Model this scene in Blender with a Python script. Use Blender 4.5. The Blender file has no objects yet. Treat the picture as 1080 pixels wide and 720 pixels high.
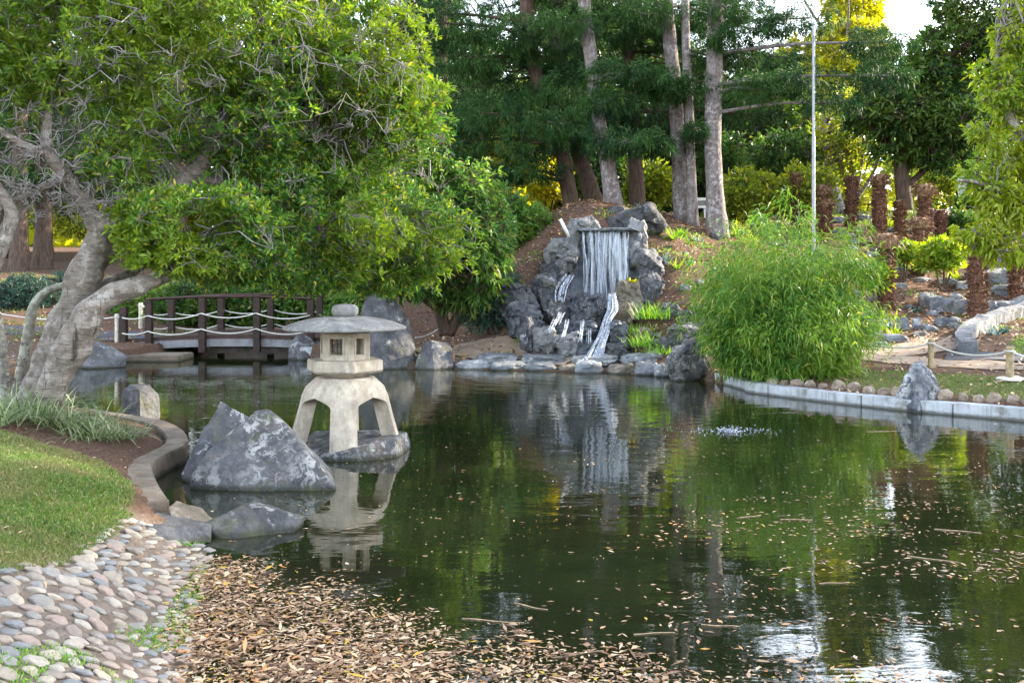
import bpy, bmesh, math, random
import numpy as np
from mathutils import Vector, noise as mnoise

random.seed(11)
rng = np.random.default_rng(7)
R = math.radians
scene = bpy.context.scene
COL = scene.collection

# ------------------------------------------------------------------ camera, world, sun, exposure
EYE = 1.8
F = 1050.0            # focal length in photo pixels (1080 px wide)
HY = 290.0            # horizon row in the photo
cam_d = bpy.data.cameras.new('camera')
cam_d.sensor_width = 36.0
cam_d.lens = 35.0
cam_d.shift_y = -(360.0 - HY) / 1080.0
cam_d.clip_start = 0.1
cam_d.clip_end = 2000.0
cam = bpy.data.objects.new('camera', cam_d)
cam.location = (0, 0, EYE)
cam.rotation_euler = (R(90), 0, 0)
COL.objects.link(cam)
scene.camera = cam

SUN = Vector((0.84, 0.36, 0.37)).normalized()       # direction towards the sun
elev = math.asin(SUN.z)
azim = math.atan2(SUN.x, SUN.y)
world = bpy.data.worlds.new('World')
scene.world = world
world.use_nodes = True
wn = world.node_tree
for n in list(wn.nodes):
    wn.nodes.remove(n)
sky = wn.nodes.new('ShaderNodeTexSky')
sky.sky_type = 'NISHITA'
sky.sun_disc = False
sky.sun_elevation = elev
sky.sun_rotation = azim
sky.air_density = 1.0
sky.dust_density = 1.0
sky.ozone_density = 1.0
bg = wn.nodes.new('ShaderNodeBackground')
bg.inputs['Strength'].default_value = 0.15
wo = wn.nodes.new('ShaderNodeOutputWorld')
hz = wn.nodes.new('ShaderNodeHueSaturation')          # thin milky haze over the blue
hz.inputs['Saturation'].default_value = 0.46
wn.links.new(sky.outputs[0], hz.inputs['Color'])
wn.links.new(hz.outputs[0], bg.inputs[0])
wn.links.new(bg.outputs[0], wo.inputs[0])

sun_d = bpy.data.lights.new('sun', 'SUN')
sun_d.energy = 3.0
sun_d.angle = R(0.6)
sun_d.color = (1.0, 0.86, 0.64)
sun = bpy.data.objects.new('sun', sun_d)
sun.rotation_euler = (-SUN).to_track_quat('-Z', 'Y').to_euler()
sun.location = (-20, -10, 30)
COL.objects.link(sun)

scene.view_settings.view_transform = 'Standard'
scene.view_settings.look = 'None'
scene.view_settings.exposure = 2.95
scene.view_settings.gamma = 1.0
scene.view_settings.use_curve_mapping = False
cy = scene.cycles
cy.max_bounces = 6
cy.diffuse_bounces = 3
cy.glossy_bounces = 3
cy.transmission_bounces = 4
cy.transparent_max_bounces = 8
cy.sample_clamp_indirect = 4.0
cy.caustics_reflective = False
cy.caustics_refractive = False
cy.use_denoising = True


def P(px, py, Y):
    """point at depth Y (metres) seen at photo pixel px,py"""
    return Vector(((px - 540.0) * Y / F, Y, EYE - (py - HY) * Y / F))


# ------------------------------------------------------------------ object helpers
def tag(o, label=None, cat=None, group=None, kind=None):
    if label: o['label'] = label
    if cat: o['category'] = cat
    if group: o['group'] = group
    if kind: o['kind'] = kind
    return o


def thing(name, label, cat, loc=(0, 0, 0), rz=0.0, group=None):
    o = bpy.data.objects.new(name, None)
    o.empty_display_size = 0.2
    o.location = loc
    o.rotation_euler = (0, 0, rz)
    COL.objects.link(o)
    return tag(o, label, cat, group)


def link(name, me, mat=None, parent=None, loc=None, smooth=False):
    if mat is not None and len(me.materials) == 0:
        me.materials.append(mat)
    o = bpy.data.objects.new(name, me)
    COL.objects.link(o)
    if parent is not None:
        o.parent = parent
    if loc is not None:
        o.location = loc
    if smooth and len(me.polygons):
        me.polygons.foreach_set('use_smooth', np.ones(len(me.polygons), dtype=bool))
    return o


def copy_tree(o, parent=None):
    c = o.copy()
    COL.objects.link(c)
    if parent is not None:
        c.parent = parent
    for ch in list(o.children):
        copy_tree(ch, c)
    return c


def mesh_np(name, verts, faces):
    """verts (N,3), faces (M,k) all of one size"""
    verts = np.asarray(verts, dtype=np.float32).reshape(-1, 3)
    faces = np.asarray(faces, dtype=np.int32)
    k = faces.shape[1]
    me = bpy.data.meshes.new(name)
    me.vertices.add(len(verts))
    me.vertices.foreach_set('co', verts.ravel())
    me.loops.add(faces.size)
    me.loops.foreach_set('vertex_index', faces.ravel())
    me.polygons.add(len(faces))
    me.polygons.foreach_set('loop_start', np.arange(0, faces.size, k, dtype=np.int32))
    me.update(calc_edges=True)
    me.validate()
    return me


class MB:
    """collects pieces into one mesh"""
    def __init__(s):
        s.v, s.f = [], []

    def add(s, verts, faces):
        o = len(s.v)
        s.v.extend([tuple(p) for p in verts])
        s.f.extend([tuple(i + o for i in f) for f in faces])
        return s

    def box(s, c, size, rz=0.0, taper=1.0):
        cx, cy_, cz = c
        hx, hy, hz = size[0] / 2, size[1] / 2, size[2] / 2
        co, si = math.cos(rz), math.sin(rz)
        vs = []
        for z, t in ((-hz, 1.0), (hz, taper)):
            for x, y in ((-hx, -hy), (hx, -hy), (hx, hy), (-hx, hy)):
                x2, y2 = x * t, y * t
                vs.append((cx + x2 * co - y2 * si, cy_ + x2 * si + y2 * co, cz + z))
        return s.add(vs, [(3, 2, 1, 0), (4, 5, 6, 7), (0, 1, 5, 4), (1, 2, 6, 5), (2, 3, 7, 6), (3, 0, 4, 7)])

    def tube(s, pts, radii, sides=8, cap=True, noise_amp=0.0, seed=0.0):
        pts = [Vector(p) for p in pts]
        n = len(pts)
        rings = []
        prev = None
        for i, p in enumerate(pts):
            t = (pts[min(i + 1, n - 1)] - pts[max(i - 1, 0)])
            if t.length < 1e-9: t = Vector((0, 0, 1))
            t.normalize()
            a = prev if prev is not None else (Vector((1, 0, 0)) if abs(t.x) < 0.8 else Vector((0, 1, 0)))
            a = (a - t * a.dot(t))
            if a.length < 1e-6: a = t.orthogonal()
            a.normalize()
            b = t.cross(a)
            prev = a
            ring = []
            for k in range(sides):
                th = 2 * math.pi * k / sides
                d = a * math.cos(th) + b * math.sin(th)
                r = radii[i]
                if noise_amp:
                    q = p + d * r
                    r *= 1 + noise_amp * (mnoise.noise(q * 3.1 + Vector((seed, 0, 0))) + 0.6 * mnoise.noise(q * 8.0 + Vector((seed, 5, 0))))
                ring.append(p + d * r)
            rings.append(ring)
        vs = [q for r in rings for q in r]
        fs = []
        for i in range(n - 1):
            for k in range(sides):
                k2 = (k + 1) % sides
                fs.append((i * sides + k, i * sides + k2, (i + 1) * sides + k2, (i + 1) * sides + k))
        if cap:
            fs.append(tuple(range(sides - 1, -1, -1)))
            fs.append(tuple((n - 1) * sides + k for k in range(sides)))
        return s.add(vs, fs)

    def lathe(s, prof, c=(0, 0, 0), sides=24, wob=0.0, seed=0.0, rz=0.0):
        """profile of (r, z)"""
        vs, fs = [], []
        for (r, z) in prof:
            for k in range(sides):
                th = 2 * math.pi * k / sides + rz
                rr = r
                if wob:
                    rr = r * (1 + wob * mnoise.noise(Vector((math.cos(th) * 2 + seed, math.sin(th) * 2, z * 4))))
                vs.append((c[0] + rr * math.cos(th), c[1] + rr * math.sin(th), c[2] + z))
        n = len(prof)
        for i in range(n - 1):
            for k in range(sides):
                k2 = (k + 1) % sides
                fs.append((i * sides + k, i * sides + k2, (i + 1) * sides + k2, (i + 1) * sides + k))
        fs.append(tuple(range(sides - 1, -1, -1)))
        fs.append(tuple((n - 1) * sides + k for k in range(sides)))
        return s.add(vs, fs)

    def mesh(s, name):
        me = bpy.data.meshes.new(name)
        me.from_pydata(s.v, [], s.f)
        me.update()
        return me

    def build(s, name, mat, parent=None, smooth=False, loc=None, bevel=0.0):
        me = s.mesh(name)
        if bevel:
            bm = bmesh.new(); bm.from_mesh(me)
            bmesh.ops.bevel(bm, geom=list(bm.edges), offset=bevel, segments=2, affect='EDGES', clamp_overlap=True)
            bm.to_mesh(me); bm.free()
        return link(name, me, mat, parent, loc, smooth)


def spline(pts, n=8):
    """Catmull-Rom through tuples of any length"""
    a = np.array(pts, dtype=float)
    out = []
    for i in range(len(a) - 1):
        p0, p1, p2, p3 = a[max(i - 1, 0)], a[i], a[i + 1], a[min(i + 2, len(a) - 1)]
        for t in np.linspace(0, 1, n, endpoint=False):
            out.append(0.5 * (2 * p1 + (p2 - p0) * t + (2 * p0 - 5 * p1 + 4 * p2 - p3) * t * t + (3 * p1 - p0 - 3 * p2 + p3) * t ** 3))
    out.append(a[-1])
    return np.array(out)


# ------------------------------------------------------------------ node helpers
class NT:
    def __init__(s, name, disp=False):
        s.m = bpy.data.materials.new(name)
        s.m.use_nodes = True
        s.t = s.m.node_tree
        for n in list(s.t.nodes): s.t.nodes.remove(n)
        s.out = s.n('ShaderNodeOutputMaterial')

    def n(s, typ, **kw):
        x = s.t.nodes.new(typ)
        for k, v in kw.items():
            setattr(x, k, v)
        return x

    def l(s, a, b):
        s.t.links.new(a, b)

    def ramp(s, fac, stops, interp='LINEAR'):
        r = s.n('ShaderNodeValToRGB')
        r.color_ramp.interpolation = interp
        e = r.color_ramp.elements
        while len(e) > 1: e.remove(e[-1])
        for i, (p, c) in enumerate(stops):
            x = e[0] if i == 0 else e.new(p)
            x.position = p
            x.color = (c[0], c[1], c[2], 1) if isinstance(c, (tuple, list)) else (c, c, c, 1)
        s.l(fac, r.inputs[0])
        return r.outputs[0]

    def noise(s, vec, scale, detail=4, rough=0.55, dist=0.0):
        x = s.n('ShaderNodeTexNoise')
        x.inputs['Scale'].default_value = scale
        x.inputs['Detail'].default_value = detail
        x.inputs['Roughness'].default_value = rough
        x.inputs['Distortion'].default_value = dist
        if vec is not None: s.l(vec, x.inputs['Vector'])
        return x.outputs[0]

    def math(s, op, a, b=None, clamp=False):
        x = s.n('ShaderNodeMath', operation=op, use_clamp=clamp)
        for i, v in enumerate((a, b)):
            if v is None: continue
            if isinstance(v, (int, float)): x.inputs[i].default_value = v
            else: s.l(v, x.inputs[i])
        return x.outputs[0]

    def mix(s, fac, a, b, blend='MIX'):
        x = s.n('ShaderNodeMix', data_type='RGBA', blend_type=blend)
        for sock, v in ((x.inputs[0], fac), (x.inputs[6], a), (x.inputs[7], b)):
            if isinstance(v, (int, float)): sock.default_value = v
            elif isinstance(v, (tuple, list)): sock.default_value = (v[0], v[1], v[2], 1)
            else: s.l(v, sock)
        return x.outputs[2]

    def coords(s, rand=True):
        tc = s.n('ShaderNodeTexCoord')
        if not rand: return tc.outputs['Object']
        oi = s.n('ShaderNodeObjectInfo')
        m = s.math('MULTIPLY', oi.outputs['Random'], 37.0)
        v = s.n('ShaderNodeVectorMath', operation='ADD')
        s.l(tc.outputs['Object'], v.inputs[0]); s.l(m, v.inputs[1])
        return v.outputs[0]

    def bump(s, h, strength=0.5, dist=0.02):
        b = s.n('ShaderNodeBump')
        b.inputs['Strength'].default_value = strength
        b.inputs['Distance'].default_value = dist
        s.l(h, b.inputs['Height'])
        return b.outputs[0]

    def principled(s, col, rough=0.8, normal=None, spec=0.3, **kw):
        b = s.n('ShaderNodeBsdfPrincipled')
        if isinstance(col, (tuple, list)): b.inputs['Base Color'].default_value = (col[0], col[1], col[2], 1)
        else: s.l(col, b.inputs['Base Color'])
        if isinstance(rough, (int, float)): b.inputs['Roughness'].default_value = rough
        else: s.l(rough, b.inputs['Roughness'])
        b.inputs['Specular IOR Level'].default_value = spec
        for k, v in kw.items(): b.inputs[k].default_value = v
        if normal is not None: s.l(normal, b.inputs['Normal'])
        return b.outputs[0]

    def done(s, sh):
        s.l(sh, s.out.inputs['Surface'])
        return s.m


def leaf_mat(name, stops, transl=0.35, spec=0.35, rough=0.45, patch=None, patch_scale=0.6):
    t = NT(name)
    g = t.n('ShaderNodeNewGeometry')
    c = t.ramp(g.outputs['Random Per Island'], stops)
    if patch is not None:
        f = t.ramp(t.noise(t.coords(False), patch_scale, 2), [(0.42, 0), (0.62, 1)])
        c = t.mix(f, c, t.mix(0.6, c, patch))
    p = t.principled(c, rough, None, spec)
    tr = t.n('ShaderNodeBsdfTranslucent')
    hs = t.n('ShaderNodeHueSaturation')
    hs.inputs['Hue'].default_value = 0.494
    hs.inputs['Saturation'].default_value = 1.1
    hs.inputs['Value'].default_value = 1.5
    t.l(c, hs.inputs['Color']); t.l(hs.outputs[0], tr.inputs[0])
    mx = t.n('ShaderNodeMixShader'); mx.inputs[0].default_value = transl
    t.l(p, mx.inputs[1]); t.l(tr.outputs[0], mx.inputs[2])
    return t.done(mx.outputs[0])


def stone_mat(name, cols, lichen=0.0, lichen_col=(0.55, 0.56, 0.55), scale=4.0, bump=0.6, rough=0.85, spec=0.25, rust=0.0, vary=0.25, wet=False, streak=0.0, moss=(0.07, 0.075, 0.035)):
    t = NT(name)
    v = t.coords()
    n1 = t.noise(v, scale, 8, 0.62, 0.4)
    n2 = t.noise(v, scale * 3.7, 8, 0.7, 0.2)
    c = t.ramp(n1, [(0.32, cols[0]), (0.5, cols[1]), (0.68, cols[2])])
    c = t.mix(t.math('MULTIPLY', n2, 0.75), c, (0.02, 0.022, 0.028), 'MIX') if wet else t.mix(t.ramp(n2, [(0.35, 0.55), (0.6, 0.0)]), c, cols[0])
    if rust:
        c = t.mix(t.ramp(t.noise(v, scale * 0.8, 5, 0.6), [(0.55, 0), (0.7, rust)]), c, (0.20, 0.13, 0.085))
    if lichen:
        f = t.ramp(t.noise(v, scale * 2.2, 9, 0.72, 0.6), [(0.60 - lichen * 0.16, 0), (0.66 - lichen * 0.16, 1)])
        big = t.ramp(t.noise(v, scale * 0.45, 3, 0.5), [(0.40, 0.05), (0.6, 1.0)])
        c = t.mix(t.math('MULTIPLY', t.math('MULTIPLY', f, big), 0.85), c, lichen_col)
    gp = t.n('ShaderNodeNewGeometry'); sz = t.n('ShaderNodeSeparateXYZ'); t.l(gp.outputs['Position'], sz.inputs[0])
    tide = t.math('ADD', sz.outputs[2], t.math('MULTIPLY', n2, -0.05))          # dark algae line just above the water
    c = t.mix(t.ramp(t.math('ADD', tide, 0.5), [(0.49, 0.8), (0.525, 0.0)]), c, (0.022, 0.024, 0.014))
    c = t.mix(t.ramp(t.math('ADD', t.noise(v, scale * 1.3, 5, 0.6), t.math('MULTIPLY', n2, 0.3)), [(0.70, 0), (0.82, 0.55)]), c, moss)
    if streak:
        msr = t.n('ShaderNodeMapping'); msr.inputs['Scale'].default_value = (9, 9, 0.8); t.l(v, msr.inputs[0])
        c = t.mix(t.ramp(t.noise(msr.outputs[0], 1.5, 6, 0.65), [(0.36, streak), (0.52, 0.0)]), c, (0.10, 0.095, 0.08))
    oi = t.n('ShaderNodeObjectInfo')
    hv = t.n('ShaderNodeHueSaturation')
    t.l(c, hv.inputs['Color'])
    t.l(t.math('ADD', t.math('MULTIPLY', oi.outputs['Random'], vary * 2), 1.0 - vary), hv.inputs['Value'])
    vo = t.n('ShaderNodeTexVoronoi', feature='DISTANCE_TO_EDGE'); vo.inputs['Scale'].default_value = scale * 0.9
    wv = t.n('ShaderNodeVectorMath', operation='ADD'); t.l(v, wv.inputs[0]); t.l(t.math('MULTIPLY', n1, 0.5), wv.inputs[1])
    t.l(wv.outputs[0], vo.inputs['Vector'])
    crack = t.ramp(vo.outputs['Distance'], [(0.0, 0.0), (0.06, 1.0)])
    h = t.math('ADD', t.math('MULTIPLY', n2, 0.6), t.math('ADD', n1, t.math('MULTIPLY', crack, 0.25)))
    h = t.math('ADD', h, t.math('MULTIPLY', t.noise(v, scale * 11, 6, 0.7), 0.35))
    return t.done(t.principled(hv.outputs[0], 0.25 if wet else rough, t.bump(h, bump, 0.04), 0.5 if wet else spec))


def bark_mat(name, cols, scale=(6, 6, 1.2), bump=0.8, dist=0.03, patch=None, rings=False):
    t = NT(name)
    mp = t.n('ShaderNodeMapping'); mp.inputs['Scale'].default_value = scale
    t.l(t.coords(), mp.inputs[0])
    n1 = t.noise(mp.outputs[0], 3.0, 8, 0.65, 0.3)
    n2 = t.noise(t.coords(), 1.7, 3, 0.5)
    c = t.ramp(n1, [(0.3, cols[0]), (0.5, cols[1]), (0.7, cols[2])])
    if patch is not None:
        f = t.ramp(t.noise(t.coords(), 9.0, 6, 0.7), [(0.52, 0), (0.58, 1)])
        c = t.mix(t.math('MULTIPLY', f, t.ramp(n2, [(0.4, 0.2), (0.6, 0.9)])), c, patch)
    if rings:
        mr = t.n('ShaderNodeMapping'); mr.inputs['Scale'].default_value = (1.2, 1.2, 9.0); mr.inputs['Rotation'].default_value = (0, -0.35, 0); t.l(t.coords(), mr.inputs[0])
        n3 = t.noise(mr.outputs[0], 2.2, 6, 0.6, 0.8)
        ms = t.n('ShaderNodeMapping'); ms.inputs['Scale'].default_value = (7, 7, 0.9); ms.inputs['Rotation'].default_value = (0, -0.5, 0); t.l(t.coords(), ms.inputs[0])
        n4 = t.noise(ms.outputs[0], 1.6, 6, 0.65, 0.5)
        c = t.mix(t.ramp(n3, [(0.32, 0.35), (0.44, 0.0)]), c, (0.075, 0.058, 0.047))
        c = t.mix(t.ramp(n4, [(0.33, 0.9), (0.43, 0.0)]), c, (0.05, 0.038, 0.03))
        n1 = t.math('ADD', t.math('MULTIPLY', n1, 0.7), t.math('ADD', t.math('MULTIPLY', n3, 1.2), t.math('MULTIPLY', n4, 1.0)))
    return t.done(t.principled(c, 0.9, t.bump(n1, bump, dist), 0.15))
# ------------------------------------------------------------------ materials
M = {}
M['rock'] = stone_mat('blue_grey_rock', ((0.032, 0.033, 0.038), (0.078, 0.080, 0.088), (0.150, 0.152, 0.160)), lichen=0.25, lichen_col=(0.32, 0.33, 0.34), scale=3.0)
M['rock_lichen'] = stone_mat('lichen_rock', ((0.040, 0.042, 0.048), (0.085, 0.088, 0.096), (0.14, 0.143, 0.15)), lichen=0.62, lichen_col=(0.33, 0.33, 0.32), scale=5.5, rust=0.3, vary=0.06)
M['rock_white'] = stone_mat('white_veined_rock', ((0.035, 0.04, 0.055), (0.11, 0.12, 0.145), (0.24, 0.245, 0.265)), lichen=0.85, lichen_col=(0.47, 0.47, 0.47), scale=6.0, vary=0.05)
M['rock_warm'] = stone_mat('warm_grey_rock', ((0.08, 0.068, 0.055), (0.15, 0.128, 0.105), (0.24, 0.21, 0.18)), lichen=0.3, lichen_col=(0.33, 0.32, 0.30), scale=3.0, rust=0.5)
M['rock_light'] = stone_mat('pale_grey_rock', ((0.09, 0.095, 0.105), (0.16, 0.165, 0.17), (0.25, 0.245, 0.235)), lichen=0.4, lichen_col=(0.36, 0.36, 0.35), scale=3.0, rust=0.3)
M['rock_garden'] = stone_mat('garden_stone', ((0.085, 0.092, 0.108), (0.165, 0.175, 0.20), (0.27, 0.28, 0.305)), lichen=0.5, lichen_col=(0.42, 0.42, 0.42), scale=4.0, rust=0.3)
M['rock_wet'] = stone_mat('wet_dark_rock', ((0.022, 0.026, 0.036), (0.055, 0.065, 0.085), (0.11, 0.12, 0.145)), scale=3.0, wet=True)
M['rock_pink'] = stone_mat('pinkish_rock', ((0.17, 0.13, 0.135), (0.25, 0.195, 0.20), (0.33, 0.27, 0.265)), lichen=0.2, scale=4.0)
M['slab'] = stone_mat('flat_slab', ((0.09, 0.105, 0.125), (0.18, 0.195, 0.215), (0.29, 0.30, 0.31)), lichen=0.45, lichen_col=(0.40,0.40,0.40), scale=3.0, rust=0.35)
M['cement'] = stone_mat('lantern_cement', ((0.29, 0.245, 0.195), (0.42, 0.37, 0.30), (0.52, 0.465, 0.385)), scale=5.0, bump=0.3, rust=0.3, vary=0.0, moss=(0.22, 0.20, 0.15), streak=0.4)
M['cement_top'] = stone_mat('weathered_cement', ((0.11, 0.108, 0.108), (0.20, 0.195, 0.19), (0.30, 0.295, 0.28)), lichen=0.45, lichen_col=(0.36, 0.355, 0.34), scale=7.0, bump=0.15, vary=0.0)
M['kerb'] = stone_mat('kerb_concrete', ((0.10, 0.08, 0.062), (0.165, 0.137, 0.11), (0.24, 0.205, 0.17)), scale=4.0, bump=0.4, rust=0.6, vary=0.0)
M['kerb_face'] = stone_mat('painted_concrete', ((0.30, 0.325, 0.355), (0.40, 0.43, 0.465), (0.47, 0.495, 0.525)), scale=3.0, bump=0.25, rust=0.35, vary=0.0, streak=0.45)
M['bark_grey'] = bark_mat('smooth_grey_bark', ((0.10, 0.082, 0.070), (0.21, 0.18, 0.157), (0.32, 0.29, 0.262)), scale=(3.0, 3.0, 4.5), bump=0.9, dist=0.035, patch=(0.40, 0.375, 0.35), rings=True)
M['twig'] = bark_mat('grey_twig', ((0.14, 0.125, 0.12), (0.22, 0.20, 0.195), (0.31, 0.295, 0.285)), bump=0.1)
M['bark_pine'] = bark_mat('lichen_pine_bark', ((0.075, 0.06, 0.055), (0.155, 0.13, 0.125), (0.23, 0.205, 0.205)), scale=(5, 5, 2.2), patch=(0.34, 0.325, 0.33))
M['bark_dark'] = bark_mat('dark_bark', ((0.045, 0.03, 0.023), (0.085, 0.06, 0.046), (0.14, 0.10, 0.08)))
M['bark_fern'] = bark_mat('fibrous_palm_trunk', ((0.055, 0.026, 0.018), (0.14, 0.070, 0.046), (0.25, 0.145, 0.10)), scale=(7, 7, 4))
M['palm_head'] = bark_mat('dry_frond_bases', ((0.10, 0.055, 0.033), (0.21, 0.125, 0.075), (0.34, 0.23, 0.145)), scale=(8, 8, 5))
M['bark_lichen'] = bark_mat('lichened_stem', ((0.12, 0.11, 0.09), (0.23, 0.22, 0.18), (0.36, 0.36, 0.31)), scale=(6, 6, 5), patch=(0.45, 0.48, 0.43))

M['leaf_main'] = leaf_mat('rosette_leaves', [(0, (0.030, 0.095, 0.024)), (0.4, (0.066, 0.17, 0.030)), (0.75, (0.13, 0.25, 0.034)), (0.93, (0.30, 0.36, 0.036)), (1.0, (0.40, 0.30, 0.06))], transl=0.45, patch=(0.25, 0.34, 0.03), patch_scale=0.6)
M['leaf_shrub'] = leaf_mat('shrub_leaves', [(0, (0.028, 0.085, 0.024)), (0.5, (0.058, 0.15, 0.034)), (0.88, (0.115, 0.22, 0.036)), (1.0, (0.32, 0.25, 0.09))], transl=0.42, patch=(0.15, 0.25, 0.03))
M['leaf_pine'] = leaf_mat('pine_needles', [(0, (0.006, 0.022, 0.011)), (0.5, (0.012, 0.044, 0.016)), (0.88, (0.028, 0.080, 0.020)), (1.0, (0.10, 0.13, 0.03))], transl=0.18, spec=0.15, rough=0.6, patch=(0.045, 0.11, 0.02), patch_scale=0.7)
M['leaf_bamboo'] = leaf_mat('bamboo_leaves', [(0, (0.030, 0.105, 0.018)), (0.45, (0.070, 0.19, 0.026)), (0.82, (0.145, 0.28, 0.036)), (0.95, (0.30, 0.36, 0.05)), (1.0, (0.44, 0.34, 0.12))], transl=0.38, patch=(0.20, 0.31, 0.04), patch_scale=1.1)
M['leaf_yellow'] = leaf_mat('yellow_leaves', [(0, (0.22, 0.26, 0.02)), (0.5, (0.40, 0.40, 0.03)), (1.0, (0.58, 0.50, 0.05))], transl=0.5)
M['leaf_lime'] = leaf_mat('lime_leaves', [(0, (0.075, 0.17, 0.018)), (0.5, (0.17, 0.28, 0.026)), (0.9, (0.30, 0.36, 0.035)), (1.0, (0.42, 0.36, 0.06))], transl=0.45, patch=(0.30, 0.34, 0.03))
M['leaf_dark'] = leaf_mat('dark_leaves', [(0, (0.014, 0.048, 0.014)), (0.6, (0.034, 0.092, 0.019)), (0.92, (0.085, 0.16, 0.026)), (1.0, (0.22, 0.21, 0.04))], patch=(0.10, 0.17, 0.023))
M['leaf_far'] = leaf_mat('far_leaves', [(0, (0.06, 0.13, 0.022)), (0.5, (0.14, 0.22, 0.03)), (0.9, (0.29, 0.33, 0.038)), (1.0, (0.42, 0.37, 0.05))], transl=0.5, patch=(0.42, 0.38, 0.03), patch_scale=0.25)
M['leaf_blue'] = leaf_mat('bluish_leaves', [(0, (0.12, 0.19, 0.18)), (0.6, (0.20, 0.28, 0.27)), (1.0, (0.32, 0.38, 0.36))], transl=0.15)
M['leaf_teal'] = leaf_mat('juniper_leaves', [(0, (0.018, 0.055, 0.042)), (0.7, (0.04, 0.095, 0.07)), (1.0, (0.08, 0.14, 0.09))], transl=0.2)
M['strap'] = leaf_mat('variegated_straps', [(0, (0.07, 0.13, 0.04)), (0.45, (0.15, 0.22, 0.09)), (0.75, (0.33, 0.38, 0.22)), (1.0, (0.50, 0.48, 0.32))], transl=0.3)
M['grass'] = leaf_mat('grass_blades', [(0, (0.055, 0.125, 0.022)), (0.5, (0.095, 0.185, 0.03)), (0.82, (0.16, 0.22, 0.045)), (0.92, (0.25, 0.21, 0.10)), (1.0, (0.32, 0.26, 0.15))], transl=0.3, patch=(0.22, 0.19, 0.085), patch_scale=1.6)
M['grass_bright'] = leaf_mat('bright_grass', [(0, (0.09, 0.24, 0.03)), (0.6, (0.17, 0.35, 0.04)), (1.0, (0.30, 0.40, 0.07))], transl=0.35)
M['litter'] = leaf_mat('dead_leaves', [(0, (0.045, 0.027, 0.018)), (0.18, (0.15, 0.082, 0.048)), (0.42, (0.31, 0.19, 0.11)), (0.70, (0.47, 0.32, 0.195)), (0.88, (0.62, 0.49, 0.34)), (0.95, (0.50, 0.21, 0.06)), (1.0, (0.46, 0.36, 0.05))], transl=0.15, rough=0.6)


def plain(name, col, rough=0.7, var=0.0, spec=0.3, scale=8.0, bump=0.0, **kw):
    t = NT(name)
    v = t.coords()
    n = t.noise(v, scale, 5, 0.6)
    a = tuple(max(c * (1 - var), 0) for c in col); b = tuple(min(c * (1 + var), 0.9) for c in col)
    c = t.ramp(n, [(0.35, a), (0.65, b)])
    return t.done(t.principled(c, rough, t.bump(n, bump, 0.01) if bump else None, spec, **kw))


M['wood_dark'] = plain('dark_red_brown_wood', (0.024, 0.012, 0.010), 0.55, 0.35, bump=0.2)
M['wood_rail'] = plain('brown_rail_wood', (0.042, 0.021, 0.016), 0.55, 0.35)
M['fascia'] = plain('pale_concrete_fascia', (0.20, 0.20, 0.215), 0.8, 0.2)
M['rope'] = plain('white_rope', (0.50, 0.49, 0.46), 0.85, 0.15, scale=40)
M['post_wood'] = plain('weathered_pine_post', (0.30, 0.235, 0.14), 0.85, 0.35, scale=14, bump=0.4)
M['post_pale'] = plain('pale_timber_post', (0.48, 0.44, 0.36), 0.85, 0.25, scale=14)
M['steel'] = plain('galvanised_steel', (0.24, 0.26, 0.29), 0.45, 0.1, Metallic=0.6)
M['white_paint'] = plain('white_paint', (0.72, 0.72, 0.70), 0.6, 0.08)
M['grey_panel'] = plain('grey_panel', (0.22, 0.22, 0.22), 0.6, 0.1)
M['glass_dark'] = plain('dark_window_bars', (0.05, 0.045, 0.04), 0.6, 0.1)
M['path'] = plain('sandy_path', (0.27, 0.205, 0.155), 0.95, 0.18, scale=6, bump=0.3)
M['asphalt'] = plain('asphalt', (0.06, 0.06, 0.072), 0.9, 0.2, scale=20, bump=0.3)
M['white_rock'] = plain('whitewashed_footing', (0.62, 0.62, 0.60), 0.9, 0.1)

# ------------------------------------------------------------------ terrain
POND = np.array([(-1.30, 4.2), (-1.62, 5.0), (-1.85, 6.0), (-2.0, 6.6), (-2.33, 7.0), (-2.56, 7.38), (-3.1, 8.6), (-3.17, 9.78),
                 (-3.9, 11.0), (-5.2, 12.0), (-7.2, 13.0), (-8.6, 15.0), (-8.9, 18.5), (-8.3, 20.0), (-7.6, 21.0), (-7.4, 25.0),
                 (-4.4, 25.0), (-4.4, 21.0), (-3.3, 19.6), (-2.4, 19.2), (-1.5, 19.1), (-0.6, 18.9), (0.5, 18.6), (1.6, 18.3),
                 (2.7, 17.7), (3.2, 16.8), (3.6, 15.6), (3.72, 15.0), (5.07, 13.3), (6.27, 12.2), (8.0, 10.5), (9.5, 7.0),
                 (8.0, 4.0), (5.0, 2.6), (2.0, 2.6), (0.0, 3.0), (-0.85, 3.5)])


def seg_dist(X, Y, A, B):
    ax, ay = A; bx, by = B
    dx, dy = bx - ax, by - ay
    t = np.clip(((X - ax) * dx + (Y - ay) * dy) / (dx * dx + dy * dy), 0, 1)
    return np.hypot(X - ax - t * dx, Y - ay - t * dy)


def inside(X, Y, poly):
    c = np.zeros(X.shape, dtype=bool)
    n = len(poly)
    for i in range(n):
        x0, y0 = poly[i]; x1, y1 = poly[(i + 1) % n]
        cond = ((y0 > Y) != (y1 > Y))
        xi = (x1 - x0) * (Y - y0) / ((y1 - y0) if y1 != y0 else 1e-9) + x0
        c ^= cond & (X < xi)
    return c


def pond_sd(X, Y):
    """signed distance to the shore, negative in the water"""
    d = np.full(X.shape, 1e9)
    n = len(POND)
    for i in range(n):
        d = np.minimum(d, seg_dist(X, Y, POND[i], POND[(i + 1) % n]))
    return np.where(inside(X, Y, POND), -d, d)


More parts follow.
